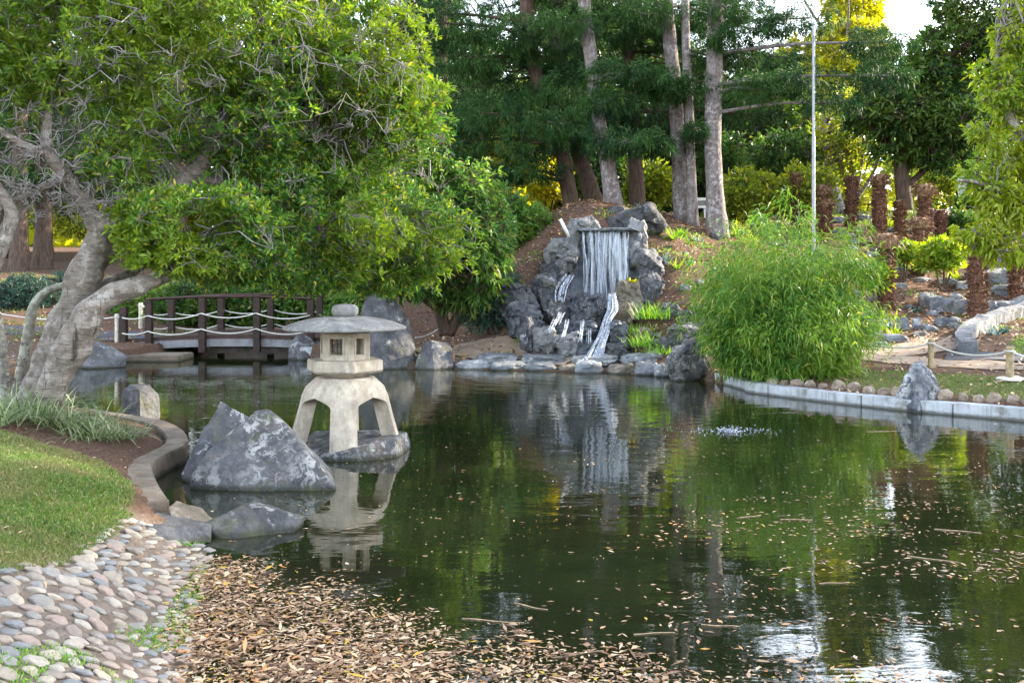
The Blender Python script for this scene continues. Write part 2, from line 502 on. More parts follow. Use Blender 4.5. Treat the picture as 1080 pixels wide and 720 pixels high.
CTRL = np.array([
    # near-left lawn and cobbles
    (-2.45, 4.8, .30), (-3.0, 7.2, .32), (-4.0, 7.9, .42), (-4.7, 10.0, .42), (-2.0, 4.8, .17), (-1.7, 4.6, .10), (-2.3, 5.8, .16), (-1.9, 5.6, .08), (-2.45, 6.8, .17), (-2.9, 7.6, .2), (-1.2, 3.4, .1),
    (-2.0, 3.0, .25), (-6, 5, .5), (-10, 8, .7), (-3.6, 9.5, .2), (-4.2, 11, .2), (-6, 11.5, .35), (-9, 12, .6), (-11, 16, .5), (0, 0, .35), (3, 0, .3), (8, 1, .3), (0, 2.4, .08), (-6, 0, .5),
    # left back
    (-9.6, 19.5, .25), (-8.8, 21, .30), (-11.5, 22, .50), (-14, 24, .7), (-14.5, 29, 1.7), (-11, 30, 1.7), (-15, 45, 2.6), (-8, 27, .7), (-6, 26.5, .35), (-6, 30, 1.2), (-9.5, 36, 2.0),
    (-20, 15, 1.0), (-30, 30, 2.5),
    # far centre
    (-3.6, 21, .30), (-2.4, 20.3, .25), (-1, 20.5, .22), (-3, 24, .9), (-1.5, 22.5, .45), (-.6, 21.6, .75), (-.2, 21, .75), (.4, 20.2, .3), (.5, 22, 2.0), (0, 24, 2.5), (-2, 26, 1.9), (-4, 30, 2.2),
    (1.0, 19.3, .13), (2.2, 19.2, .13), (1.2, 20.3, .45), (2.2, 20.3, .45), (1.3, 21.6, .9), (2.2, 21.6, .9), (1.3, 22.6, 2.5), (2.3, 22.6, 2.5), (0.6, 21.3, 1.4), (2.95, 21.2, 1.5), (2.4, 25, 3.6), (4, 25, 3.1), (0.5, 26, 3.2), (5.3, 26, 3.1),
    (3.2, 21, 1.5), (3.0, 19.3, .45), (4.0, 19, .65), (4.6, 21, 1.35), (4.2, 23, 2.4), (6, 23, 2.2), (6, 28, 3.2), (3, 30, 3.6), (0, 32, 3.3), (-6, 38, 2.8), (3, 45, 3.6), (8, 45, 4.0),
    # right
    (4.4, 15.7, .2), (5.4, 14.8, .22), (6.5, 13.6, .22), (8, 12, .25), (10, 9, .3), (11, 4, .4), (6.5, 15.8, .30), (7.2, 14.6, .30), (8.5, 15, .36), (7.0, 17, .36), (9, 17, .42), (10.5, 17.5, .5),
    (5.4, 17.6, .4), (6.5, 18.6, .5), (8.0, 19.0, .60), (9.5, 21.0, .85), (11.0, 21, .9), (12, 19, .75), (7.5, 21.5, 1.05), (9, 25, 2.0), (7, 24.5, 2.0), (11, 25, 1.9), (13, 24, 1.6),
    (9, 29, 3.0), (11.5, 29, 2.9), (14, 30, 3.0), (14, 34, 3.9), (18, 34, 3.9), (20, 22, 1.6), (20, 45, 4.3), (10, 36, 3.9), (16, 12, .8), (25, 12, 1.5), (30, 30, 3.5),
    (0, 70, 4.2), (25, 70, 4.5), (-25, 60, 3.4), (-60, 60, 4), (60, 60, 5), (0, 120, 5), (-80, 120, 5), (80, 120, 6), (-60, 0, 2), (60, 0, 2), (0, -40, 1), (-60, -60, 2), (60, -60, 2), (150, 150, 6), (-150, 150, 6)])


def _phi(r):
    return np.sqrt(r * r + 0.8)


_pts = CTRL[:, :2]
_A = _phi(np.hypot(_pts[:, None, 0] - _pts[None, :, 0], _pts[:, None, 1] - _pts[None, :, 1]))
_K = np.block([[_A, np.ones((len(_pts), 1))], [np.ones((1, len(_pts))), np.zeros((1, 1))]])
_W = np.linalg.solve(_K, np.append(CTRL[:, 2], 0))


def wob(X, Y, s=1.0):
    return (np.sin(X * 2.1 * s + 1.3 * np.sin(Y * 1.7 * s)) * np.sin(Y * 2.7 * s + 0.9 * np.sin(X * 1.9 * s + 2.0))
            + 0.5 * np.sin(X * 5.3 * s + Y * 3.1 * s) * np.sin(Y * 6.1 * s - X * 2.2 * s + 0.7))


def terrain(X, Y):
    X = np.asarray(X, dtype=float); Y = np.asarray(Y, dtype=float)
    shp = X.shape
    x, y = X.ravel(), Y.ravel()
    z = np.empty(len(x))
    for i in range(0, len(x), 20000):
        s = slice(i, i + 20000)
        z[s] = _phi(np.hypot(x[s, None] - _pts[None, :, 0], y[s, None] - _pts[None, :, 1])) @ _W[:-1] + _W[-1]
    sd = pond_sd(x, y)
    raw = sd
    z += 0.018 * wob(x, y, 1.3) * np.clip(sd, 0, 1) + 0.05 * wob(x, y, 0.6) * np.clip((y - 19) / 4, 0, 1)
    land = np.maximum(z, 0.03)
    near = (x < 1.0) & (y < 6.75)
    sd = np.where(near | (y > 17.4) & (y < 20.5) & (x > -4), raw, raw - 0.13)
    t = np.clip(sd / 0.5, 0, 1)
    land = np.where(near, 0.005 + (land - 0.005) * (t * t * (3 - 2 * t)) , land)
    bed = np.where(near, -0.005 + sd * 0.35, -0.25 + sd * 0.5)
    z = np.where(sd > 0, land, np.maximum(bed, -0.9))
    return z.reshape(shp)


def tz(x, y):
    return float(terrain(np.array([x]), np.array([y]))[0])


def G(px, py, y0=3.0, y1=60.0, n=500):
    """where the ray through a photo pixel meets the ground or the water"""
    Ys = np.linspace(y0, y1, n)
    Xs = (px - 540) * Ys / F
    Zs = EYE - (py - HY) * Ys / F
    T = np.maximum(terrain(Xs, Ys), 0.0)
    hit = np.nonzero(Zs <= T)[0]
    i = hit[0] if len(hit) else n - 1
    return Vector((Xs[i], Ys[i], T[i]))


def axis(lo, hi, step, far, grow=1.25):
    a = list(np.arange(lo, hi + 1e-6, step))
    s, x = step, hi
    while x < far:
        s *= grow; x += s; a.append(x)
    s, x = step, lo
    b = []
    while x > -far:
        s *= grow; x -= s; b.append(x)
    return np.array(b[::-1] + a)


xs = axis(-12.0, 14.0, 0.13, 220.0)
ys = axis(2.0, 34.0, 0.13, 220.0)
GX, GY = np.meshgrid(xs, ys)
GZ = terrain(GX, GY)
nx, ny = len(xs), len(ys)
idx = np.arange(nx * ny).reshape(ny, nx)
faces = np.stack([idx[:-1, :-1], idx[:-1, 1:], idx[1:, 1:], idx[1:, :-1]], -1).reshape(-1, 4)
tm = mesh_np('ground', np.stack([GX, GY, GZ], -1), faces)

LAWN_NEAR = np.array([(-2.62, 4.6), (-2.45, 5.4), (-2.55, 6.5), (-2.75, 7.1), (-2.95, 7.6), (-3.4, 8.2), (-4.3, 8.6), (-6, 9.2), (-12, 10), (-12, 1), (-2.7, 1)])
LAWN_STRIP = np.array([(5.0, 14.3), (6.4, 13.0), (8.2, 11.3), (10, 8.5), (11.5, 9), (9.2, 12.8), (7.4, 14.3), (6.2, 15.6), (5.2, 16.2), (4.6, 15.4)])
LAWN_RIGHT = np.array([(8.7, 17.3), (9.3, 18.6), (11.2, 20.9), (16, 23), (22, 20), (20, 14), (11, 16.3)])
LAWN_FAR = np.array([(10, 31.5), (12, 30.5), (14, 30.5), (30, 29), (40, 60), (8, 60), (9, 36)])


def softmask(poly, w=0.35):
    x, y = GX.ravel(), GY.ravel()
    d = np.full(x.shape, 1e9)
    for i in range(len(poly)):
        d = np.minimum(d, seg_dist(x, y, poly[i], poly[(i + 1) % len(poly)]))
    sd = np.where(inside(x, y, poly), d, -d)
    return np.clip(sd / w * 0.5 + 0.5, 0, 1)


lawn = np.maximum.reduce([softmask(LAWN_NEAR, 0.45), softmask(LAWN_STRIP), softmask(LAWN_RIGHT), softmask(LAWN_FAR, 1.0)])
sandy = ((GX.ravel() > -2.75) & (GX.ravel() < -.9) & (GY.ravel() < 6.7)) * np.clip(1.2 - 3 * np.maximum(softmask(LAWN_NEAR, .3) - .3, 0), 0, 1) + np.clip(1 - np.abs(GY.ravel() - 20.3) / 1.0, 0, 1) * np.clip(1 - np.abs(GX.ravel() + 1.2) / 2.6, 0, 1)
sdg = pond_sd(GX.ravel(), GY.ravel())
mudm = np.clip(1 - sdg / 0.25, 0, 1)
zc = np.stack([lawn, sandy, mudm, np.ones_like(lawn)], -1).astype(np.float32)
at = tm.color_attributes.new('zone', 'FLOAT_COLOR', 'POINT')
at.data.foreach_set('color', zc.ravel())

t = NT('ground_cover')
v = t.coords(False)
za = t.n('ShaderNodeVertexColor', layer_name='zone')
sp = t.n('ShaderNodeSeparateColor'); t.l(za.outputs[0], sp.inputs[0])
nA = t.noise(v, 1.1, 6, 0.6); nB = t.noise(v, 9.0, 8, 0.7); nC = t.noise(v, 38.0, 5, 0.7)
mulch = t.ramp(nC, [(0.28, (0.026, 0.017, 0.012)), (0.45, (0.072, 0.045, 0.033)), (0.58, (0.125, 0.08, 0.058)), (0.72, (0.24, 0.165, 0.12))])
mulch = t.mix(t.ramp(nA, [(0.4, 0), (0.65, 0.6)]), mulch, t.mix(0.5, mulch, (0.13, 0.073, 0.052)))
moss = t.ramp(nB, [(0.55, 0.0), (0.68, 0.55)])
mulch = t.mix(t.math('MULTIPLY', moss, t.ramp(nA, [(0.5, 0), (0.6, 1)])), mulch, (0.085, 0.115, 0.03))
turf = t.ramp(nB, [(0.3, (0.06, 0.075, 0.022)), (0.5, (0.095, 0.115, 0.032)), (0.7, (0.14, 0.135, 0.05))])
turf = t.mix(t.ramp(nC, [(0.5, 0), (0.75, 0.6)]), turf, (0.17, 0.13, 0.075))
lm = t.ramp(t.math('ADD', sp.outputs[0], t.math('MULTIPLY', t.math('SUBTRACT', nB, 0.5), 0.9)), [(0.42, 0), (0.58, 1)])
c = t.mix(lm, mulch, turf)
c = t.mix(t.math('MULTIPLY', sp.outputs[1], 0.8), c, t.ramp(nB, [(0.35, (0.13, 0.105, 0.085)), (0.65, (0.24, 0.20, 0.165))]))
c = t.mix(t.math('MULTIPLY', sp.outputs[2], 0.8), c, (0.06, 0.047, 0.035))
M['ground'] = t.done(t.principled(c, 0.95, t.bump(t.math('ADD', nB, nC), 0.7, 0.03), 0.1))
ground = link('ground', tm, M['ground'], smooth=True)
tag(ground, kind='structure')

# ------------------------------------------------------------------ water
FOUNT = (2.5, 11.45)
t = NT('pond_water')
v = t.coords(False)
mp = t.n('ShaderNodeMapping'); mp.inputs['Scale'].default_value = (1.0, 2.2, 1.0); t.l(v, mp.inputs[0])
w1 = t.noise(mp.outputs[0], 1.4, 3, 0.5, 0.3)
w2 = t.noise(mp.outputs[0], 7.0, 3, 0.55, 0.2)
dv = t.n('ShaderNodeVectorMath', operation='DISTANCE'); t.l(v, dv.inputs[0]); dv.inputs[1].default_value = (FOUNT[0], FOUNT[1], 0)
rings = t.math('SINE', t.math('MULTIPLY', dv.outputs['Value'], 24.0))
dec = t.math('POWER', 2.718, t.math('MULTIPLY', dv.outputs['Value'], -0.75))
dfall = t.n('ShaderNodeVectorMath', operation='DISTANCE'); t.l(v, dfall.inputs[0]); dfall.inputs[1].default_value = (1.7, 18.6, 0)
dec2 = t.math('POWER', 2.718, t.math('MULTIPLY', dfall.outputs['Value'], -0.28))
rings2 = t.math('MULTIPLY', t.math('SINE', t.math('MULTIPLY', t.math('ADD', dfall.outputs['Value'], t.math('MULTIPLY', w1, 0.9)), 14.0)), t.math('MULTIPLY', dec2, 0.22))
h = t.math('ADD', t.math('MULTIPLY', w1, 0.55), t.math('MULTIPLY', w2, t.math('ADD', 0.05, t.math('MULTIPLY', dec2, 0.35))))
h = t.math('ADD', h, t.math('MULTIPLY', t.math('MULTIPLY', rings, dec), 0.12))
h = t.math('ADD', h, rings2)
murk = t.ramp(t.noise(v, 0.5, 4, 0.6), [(0.35, (0.0070, 0.0095, 0.0040)), (0.65, (0.0160, 0.0190, 0.0075))])
M['water'] = t.done(t.principled(murk, 0.015, t.bump(h, 0.22, 0.03), 1.0))
pb = [(x, y) for x, y in POND]
cen = np.mean(POND, 0)
grown = []
for i, p in enumerate(POND):
    a, b = POND[i - 1], POND[(i + 1) % len(POND)]
    tn = b - a; nrm = np.array((tn[1], -tn[0])) / np.hypot(*tn)
    cand = p + nrm * 0.35
    if pond_sd(np.array([cand[0]]), np.array([cand[1]]))[0] < 0: cand = p - nrm * 0.35
    grown.append(cand)
me = bpy.data.meshes.new('pond_water')
me.from_pydata([(x, y, 0.0) for x, y in grown], [], [tuple(range(len(grown)))])
bm = bmesh.new(); bm.from_mesh(me); bmesh.ops.triangulate(bm, faces=bm.faces)
bmesh.ops.recalc_face_normals(bm, faces=bm.faces)
for f in bm.faces:
    if f.normal.z < 0: f.normal_flip()
bm.to_mesh(me); bm.free()
tag(link('pond_water', me, M['water']), kind='structure')


def ribbon(name, line, width, mat, lift=0.014, n=8, kind='structure', cross=5):
    pts = spline(line, n)
    vs, fs = [], []
    for i, p in enumerate(pts):
        tn = pts[min(i + 1, len(pts) - 1)] - pts[max(i - 1, 0)]
        nr = np.array((-tn[1], tn[0])) / (np.hypot(tn[0], tn[1]) + 1e-9)
        for k in range(cross):
            u = (k / (cross - 1) - 0.5) * (width if np.isscalar(width) else width[0] + (width[1] - width[0]) * i / (len(pts) - 1))
            q = p[:2] + nr * u
            vs.append((q[0], q[1], tz(q[0], q[1]) + lift))
    for i in range(len(pts) - 1):
        for k in range(cross - 1):
            a = i * cross + k
            fs.append((a, a + 1, a + cross + 1, a + cross))
    me = bpy.data.meshes.new(name); me.from_pydata(vs, [], fs); me.update()
    return tag(link(name, me, mat, smooth=True), kind=kind)


def wall_strip(name, line, width, z0, z1, mat, mats=None, kind='structure', n=6, rough=0.0, bevel=0.0):
    """kerb or wall with a rectangular section along a polyline (x,y); z0/z1 numbers or functions of x,y"""
    pts = spline(line, n)
    vs, fs = [], []
    for i, p in enumerate(pts):
        tn = pts[min(i + 1, len(pts) - 1)] - pts[max(i - 1, 0)]
        nr = np.array((-tn[1], tn[0])) / (np.hypot(tn[0], tn[1]) + 1e-9)
        for s_, zz in ((-.5, z0), (-.5, z1), (.5, z1), (.5, z0)):
            q = p[:2] + nr * s_ * width
            z = zz(q[0], q[1]) if callable(zz) else zz
            if rough: q = q + rng.normal(0, rough, 2); z += rng.normal(0, rough)
            vs.append((q[0], q[1], z))
    m = len(pts)
    for i in range(m - 1):
        for k in range(4):
            k2 = (k + 1) % 4
            fs.append((i * 4 + k, i * 4 + k2, (i + 1) * 4 + k2, (i + 1) * 4 + k))
    fs.append((0, 1, 2, 3)); fs.append(tuple((m - 1) * 4 + k for k in (3, 2, 1, 0)))
    me = bpy.data.meshes.new(name); me.from_pydata(vs, [], fs); me.update()
    bm = bmesh.new(); bm.from_mesh(me); bmesh.ops.recalc_face_normals(bm, faces=bm.faces)
    if bevel: bmesh.ops.bevel(bm, geom=[e for e in bm.edges if e.calc_face_angle(0) > 0.8], offset=bevel, segments=2, affect='EDGES', clamp_overlap=True)
    bm.to_mesh(me); bm.free()
    return tag(link(name, me, mat), kind=kind)


# pond kerbs (butted to the shore line)
wall_strip('kerb', [(-2.58, 7.2), (-2.70, 7.42), (-3.22, 8.62), (-3.29, 9.78), (-3.98, 11.1), (-5.3, 12.15)], 0.21, -0.4, 0.17, M['kerb'], n=4, rough=0.004, bevel=0.012)
_kl = spline([(3.50, 17.0), (3.72, 15.65), (3.84, 15.08), (5.15, 13.4), (6.36, 12.3), (8.1, 10.58), (9.6, 7.1)], 20)
for k in range(0, len(_kl) - 2, 14):
    sg = _kl[k:k + 15].copy()
    if len(sg) < 3: continue
    d_ = sg[-1] - sg[-2]; sg[-1] = sg[-1] - d_ / np.hypot(*d_) * 0.012
    wall_strip('kerb', [tuple(q) for q in sg], 0.22, -0.4, 0.155 + 0.004 * ((k // 14) % 3 - 1), M['kerb_face'], n=1, bevel=0.008)
# sandy and asphalt paths on the right bank, asphalt path on the far left bank
ribbon('path', [(5.0, 18.4), (6.2, 17.5), (7.4, 16.2), (8.8, 15.2), (10.5, 14.4), (13, 13.3)], 0.95, M['path'])
ribbon('path', [(6.3, 17.8), (7.6, 18.2), (8.3, 18.9)], (0.9, 1.1), M['path'], lift=0.018)
ribbon('path', [(7.5, 17.2), (8.9, 16.5), (10.5, 15.9), (14, 15.0)], 0.95, M['asphalt'], lift=0.022)
ribbon('path', [(-22, 21.5), (-15, 22.3), (-11.5, 22.6), (-9.0, 22.9), (-7.7, 23.0)], 1.7, M['asphalt'])
ribbon('path', [(-4.3, 23.0), (-3.0, 22.2), (-1.5, 20.9), (0.2, 20.0), (1.2, 19.35)], 0.9, M['path'], lift=0.02)
# ------------------------------------------------------------------ plant generators
def unit(a):
    return a / (np.linalg.norm(a, axis=-1, keepdims=True) + 1e-9)


def leaf_quads(C, D, L, W, droop=0.15, roll=1.0):
    """one folded-diamond leaf per row: base C, direction D, length L, width W"""
    n = len(C)
    D = unit(D)
    r = rng.normal(size=(n, 3)) * roll + np.array((0, 0, 0.35))
    S = unit(np.cross(D, r))
    L = np.broadcast_to(L, (n,))[:, None]; W = np.broadcast_to(W, (n,))[:, None]
    mid = C + D * L * 0.5
    tip = C + D * L + np.array((0, 0, -1.0)) * L * droop
    return np.stack([C, mid + S * W * 0.5, tip, mid - S * W * 0.5], 1).reshape(-1, 3)


def mesh_quads(name, V):
    n = len(V) // 4
    return mesh_np(name, V, np.arange(n * 4, dtype=np.int32).reshape(n, 4))


def prisms(A, B, ra, rb):
    """three sided sticks from A to B"""
    n = len(A)
    d = unit(B - A)
    ref = np.where(np.abs(d[:, 2:3]) > 0.9, np.array([[1.0, 0, 0]]), np.array([[0, 0, 1.0]]))
    u = unit(np.cross(d, ref)); w = np.cross(d, u)
    vs = []
    for k in range(3):
        th = 2 * math.pi * k / 3
        o = u * math.cos(th) + w * math.sin(th)
        vs.append((A + o * np.reshape(ra, (-1, 1)), B + o * np.reshape(rb, (-1, 1))))
    V = np.stack([vs[0][0], vs[1][0], vs[2][0], vs[0][1], vs[1][1], vs[2][1]], 1).reshape(-1, 3)
    b = np.arange(n)[:, None, None] * 6
    Fq = (b + np.array([[0, 1, 4, 3], [1, 2, 5, 4], [2, 0, 3, 5]])[None]).reshape(-1, 4)
    return V, Fq


def in_ellipsoid(n, c, r, hollow=0.35, gap=0.0, gscale=1.0, ragged=0.10):
    d = unit(rng.normal(size=(n, 3)))
    rad = (hollow ** 3 + (1 - hollow ** 3) * rng.random((n, 1))) ** (1 / 3.0)
    p = np.array(c) + d * rad * np.exp(rng.normal(size=(n, 1)) * ragged) * np.array(r)
    if gap > 0:
        g = np.sin(p[:, 0] * 2.3 * gscale + 1.1) * np.sin(p[:, 1] * 1.9 * gscale + .4) + np.sin(p[:, 2] * 2.9 * gscale + p[:, 0] * gscale) * 0.8
        p = p[g > -1.6 + gap * 1.6]
    return p


def twig_net(points, limbs, n_anchor, r_anchor=0.018, r_twig=0.006, sag=0.12):
    """sticks that tie leaf clusters to the nearest of a set of side branches, and those to the limbs"""
    L = np.concatenate([np.asarray(l)[:, :3] for l in limbs])
    idx = rng.choice(len(points), min(n_anchor, len(points)), replace=False)
    An = points[idx] 
    V, Fs, off = [], [], 0

    def chain(A, B, r0, r1, wig, k=4):
        nonlocal off
        d = B - A
        ln = np.linalg.norm(d, axis=1, keepdims=True)
        prev = A; pr = np.full(len(A), r0)
        for i in range(1, k + 1):
            t = i / k
            q = A + d * t
            if i < k:
                q = q + rng.normal(size=A.shape) * ln * wig + np.array((0, 0, 1)) * ln * sag * math.sin(math.pi * t)
            rr = np.full(len(A), r0 + (r1 - r0) * t)
            v, f = prisms(prev, q, pr, rr)
            V.append(v); Fs.append(f + off); off += len(v)
            prev, pr = q, rr

    def nearest(Q, T):
        out = np.empty(len(Q), dtype=int)
        for i in range(0, len(Q), 2000):
            out[i:i + 2000] = np.argmin(((Q[i:i + 2000, None] - T[None]) ** 2).sum(-1), 1)
        return out
    chain(L[nearest(An, L)], An, r_anchor, r_twig * 1.2, 0.07, 5)
    k = nearest(points, An)
    far = np.linalg.norm(points - An[k], axis=1) > 1e-3
    chain(An[k][far], points[far], r_twig, r_twig * 0.55, 0.09, 3)
    return np.concatenate(V), np.concatenate(Fs)


def limb_mesh(name, limbs, sides=10, amp=0.12, voxel=0.0, flare=None):
    mb = MB()
    for i, l in enumerate(limbs):
        l = np.asarray(l)
        mb.tube([p[:3] for p in l], [p[3] for p in l], sides, noise_amp=amp, seed=i * 3.7)
    me = mb.mesh(name)
    if voxel:
        o = bpy.data.objects.new('tmp', me); COL.objects.link(o)
        m = o.modifiers.new('r', 'REMESH'); m.mode = 'VOXEL'; m.voxel_size = voxel
        s = o.modifiers.new('s', 'SMOOTH'); s.iterations = 3; s.factor = 0.5
        dg = bpy.context.evaluated_depsgraph_get()
        me2 = bpy.data.meshes.new_from_object(o.evaluated_get(dg))
        bpy.data.objects.remove(o)
        me = me2; me.name = name
    return me


def rosettes(C, outward, k, L, W, up=0.5, out=0.6, droop=0.12, spread=1.0):
    n = len(C)
    Cc = np.repeat(C, k, 0)
    axis_ = unit(np.repeat(outward, k, 0) * out + np.array((0, 0, up)))
    D = axis_ * 0.75 + rng.normal(size=(n * k, 3)) * spread * 0.75
    Ls = L * rng.uniform(0.65, 1.25, n * k); Ws = W * rng.uniform(0.75, 1.25, n * k)
    Cj = Cc + unit(D) * (Ls * 0.12)[:, None] + rng.normal(size=Cc.shape) * L * 0.22
    return leaf_quads(Cj, D, Ls, Ws, droop)


def tree(name, label, cat, base, limbs, blobs, bark, leafm, twigm=None, leaf=(0.09, 0.028, 9), n_anchor=120, up=0.5, out=0.6,
         droop=0.12, gap=0.3, gscale=1.0, hollow=0.45, group=None, voxel=0.0, bare=None, r_twig=0.006, r_anchor=0.018, spread=1.0, crown='crown', amp=0.12, sides=10):
    """limbs: arrays (x,y,z,r) in world coordinates; blobs: (centre, radii, count)"""
    base = np.array(base, dtype=float)
    root = thing(name, label, cat, base, 0, group)
    off = np.append(base, 0)
    L2 = [spline(l, 6) - off for l in limbs]
    link('trunk', limb_mesh('trunk', L2, sides, amp, voxel), bark, root, smooth=True)
    C, O = [], []
    for (c, r, n) in blobs:
        p = in_ellipsoid(int(n), np.array(c) - base, r, hollow, gap, gscale)
        C.append(p); O.append(unit((p - (np.array(c) - base)) / np.array(r)))
    C = np.concatenate(C); O = np.concatenate(O)
    pts = C
    if bare is not None:
        pts = np.concatenate([C] + [in_ellipsoid(int(n), np.array(c) - base, r, 0.2) for (c, r, n) in bare])
    v, f = twig_net(pts, L2, n_anchor, r_anchor, r_twig)
    tw = link('twigs', mesh_np('twigs', v, f), twigm or bark, root)
    cr = link(crown, mesh_quads(crown, rosettes(C, O, leaf[2], leaf[0], leaf[1], up, out, droop, spread)), leafm, root)
    return root


def pblob(px, py, Y, rx, ry, n, dz=None):
    s = Y / F
    return (tuple(P(px, py, Y)), (rx * s, (dz if dz else rx * s * 0.8), ry * s), n)


def plimb(*pts):
    """(px,py,Y,r_px)"""
    return [tuple(P(p[0], p[1], p[2])) + (p[3] * p[2] / F,) for p in pts]


def blades(n, L, W, spread, seg=4, lean=0.6, droop=0.6, c0=0.05):
    """arching strap leaves from the origin: quads"""
    th = rng.uniform(0, 2 * math.pi, n)
    ln = L * rng.uniform(0.55, 1.1, n)
    le = lean * rng.uniform(0.3, 1.3, n)
    hd = np.stack([np.cos(th), np.sin(th), np.zeros(n)], -1)
    sd = np.stack([-np.sin(th), np.cos(th), np.zeros(n)], -1)
    base = hd * (c0 * rng.random((n, 1))) + rng.normal(size=(n, 3)) * np.array((c0, c0, 0)) * spread
    Vs, Fs = [], []
    for s in range(seg + 1):
        t = s / seg
        r = ln * (le * t + 0.25 * droop * t * t)
        z = ln * (t * (1.05 - 0.25 * le) - droop * le * t * t)
        w = W * (1 - t) ** 0.6 * (0.6 + 0.4 * min(1, t * 4)) if t < 1 else W * 0.05
        c = base + hd * r[:, None] + np.array((0, 0, 1)) * z[:, None]
        Vs.append(c - sd * w / 2); Vs.append(c + sd * w / 2)
    V = np.stack(Vs, 1)
    k = 2 * (seg + 1)
    f = np.array([[2 * s, 2 * s + 1, 2 * s + 3, 2 * s + 2] for s in range(seg)])
    Fq = (np.arange(n)[:, None, None] * k + f[None]).reshape(-1, 4)
    return V.reshape(-1, 3), Fq


# ------------------------------------------------------------------ rocks
def rock_mesh(name, hull, cuts=4, amp=0.05, smooth=1, seed=0.0, size=None, freq=2.2, frac=0.0):
    bm = bmesh.new()
    for p in hull: bm.verts.new(p)
    r = bmesh.ops.convex_hull(bm, input=bm.verts)
    bmesh.ops.delete(bm, geom=list({g for g in r['geom_interior'] + r['geom_unused'] if isinstance(g, bmesh.types.BMVert)}), context='VERTS')
    bmesh.ops.triangulate(bm, faces=bm.faces)
    for _ in range(cuts):
        es = [e for e in bm.edges]
        ml = sum(e.calc_length() for e in es) / len(es)
        bmesh.ops.subdivide_edges(bm, edges=[e for e in es if e.calc_length() > ml * 0.6], cuts=1, use_grid_fill=False)
        bmesh.ops.triangulate(bm, faces=[f for f in bm.faces if len(f.verts) > 3])
        if len(bm.verts) > 6000: break
    for _ in range(smooth):
        bmesh.ops.smooth_vert(bm, verts=bm.verts, factor=0.5, use_axis_x=True, use_axis_y=True, use_axis_z=True)
    bm.normal_update()
    co = np.array([v.co for v in bm.verts])
    sc = float(np.max(co.max(0) - co.min(0)))
    sv = Vector((seed * 7.3, seed * 3.1, seed * 5.7))
    for v in bm.verts:
        q = v.co / sc * freq + sv
        a = mnoise.fractal(q, 0.8, 2.1, 5) * amp
        ridge = (0.5 - abs(mnoise.noise(q * 1.7))) * amp * 0.5
        if frac:
            dd, pp = mnoise.voronoi(q * 1.5 + Vector((mnoise.noise(q * 2), 0, 0)) * .4)
            hsh = math.sin(pp[0].x * 12.9 + pp[0].y * 78.2 + pp[0].z * 37.7) * 0.5
            a += hsh * frac - max(0.0, 0.10 - (dd[1] - dd[0])) * frac * 3.0
        v.co += v.normal * (a + ridge) * sc
    if size is not None:
        co = np.array([v.co for v in bm.verts]); lo, hi = co.min(0), co.max(0)
        for v in bm.verts:
            v.co = Vector([((v.co[i] - lo[i]) / (hi[i] - lo[i]) - (0.5 if i < 2 else 0.0)) * size[i] for i in range(3)])
    me = bpy.data.meshes.new(name)
    bm.to_mesh(me); bm.free()
    me.polygons.foreach_set('use_smooth', np.ones(len(me.polygons), dtype=bool))
    return me


def boulder_hull(n=16, box=0.75, seed=0):
    r = random.Random(seed)
    pts = []
    for i in range(n):
        z = 1 - 2 * (i + 0.5) / n
        th = i * 2.39996 + r.uniform(-0.5, 0.5)
        q = math.sqrt(1 - z * z)
        p = [q * math.cos(th), q * math.sin(th), z + r.uniform(-.12, .12)]
        p = [math.copysign(abs(a) ** box, a) * r.uniform(0.82, 1.05) for a in p]
        pts.append(tuple(p))
    return pts


_rs = [100]


def rock_px(x0, x1, y0, y1, Y, mat, label, name='rock', cat='rock', deep=0.85, sink=0.12, n=16, box=0.75, amp=0.05, cuts=4, group=None, rz=None, seed=None, smooth=1, frac=0.05):
    """boulder filling a pixel box at depth Y"""
    _rs[0] += 1
    sd = seed if seed is not None else _rs[0]
    w = (x1 - x0) * Y / F; h = (y1 - y0) * Y / F
    zb = EYE - (y1 - HY) * Y / F
    d = w * deep
    hh = h * (1 + sink)
    me = rock_mesh(name, boulder_hull(n, box, sd), cuts, amp, smooth, sd * 0.37, (w, d, hh), frac=frac)
    o = link(name, me, mat, None, ((0.5 * (x0 + x1) - 540) * Y / F, Y + d * 0.3, zb - h * sink))
    return tag(o, label, cat, group)
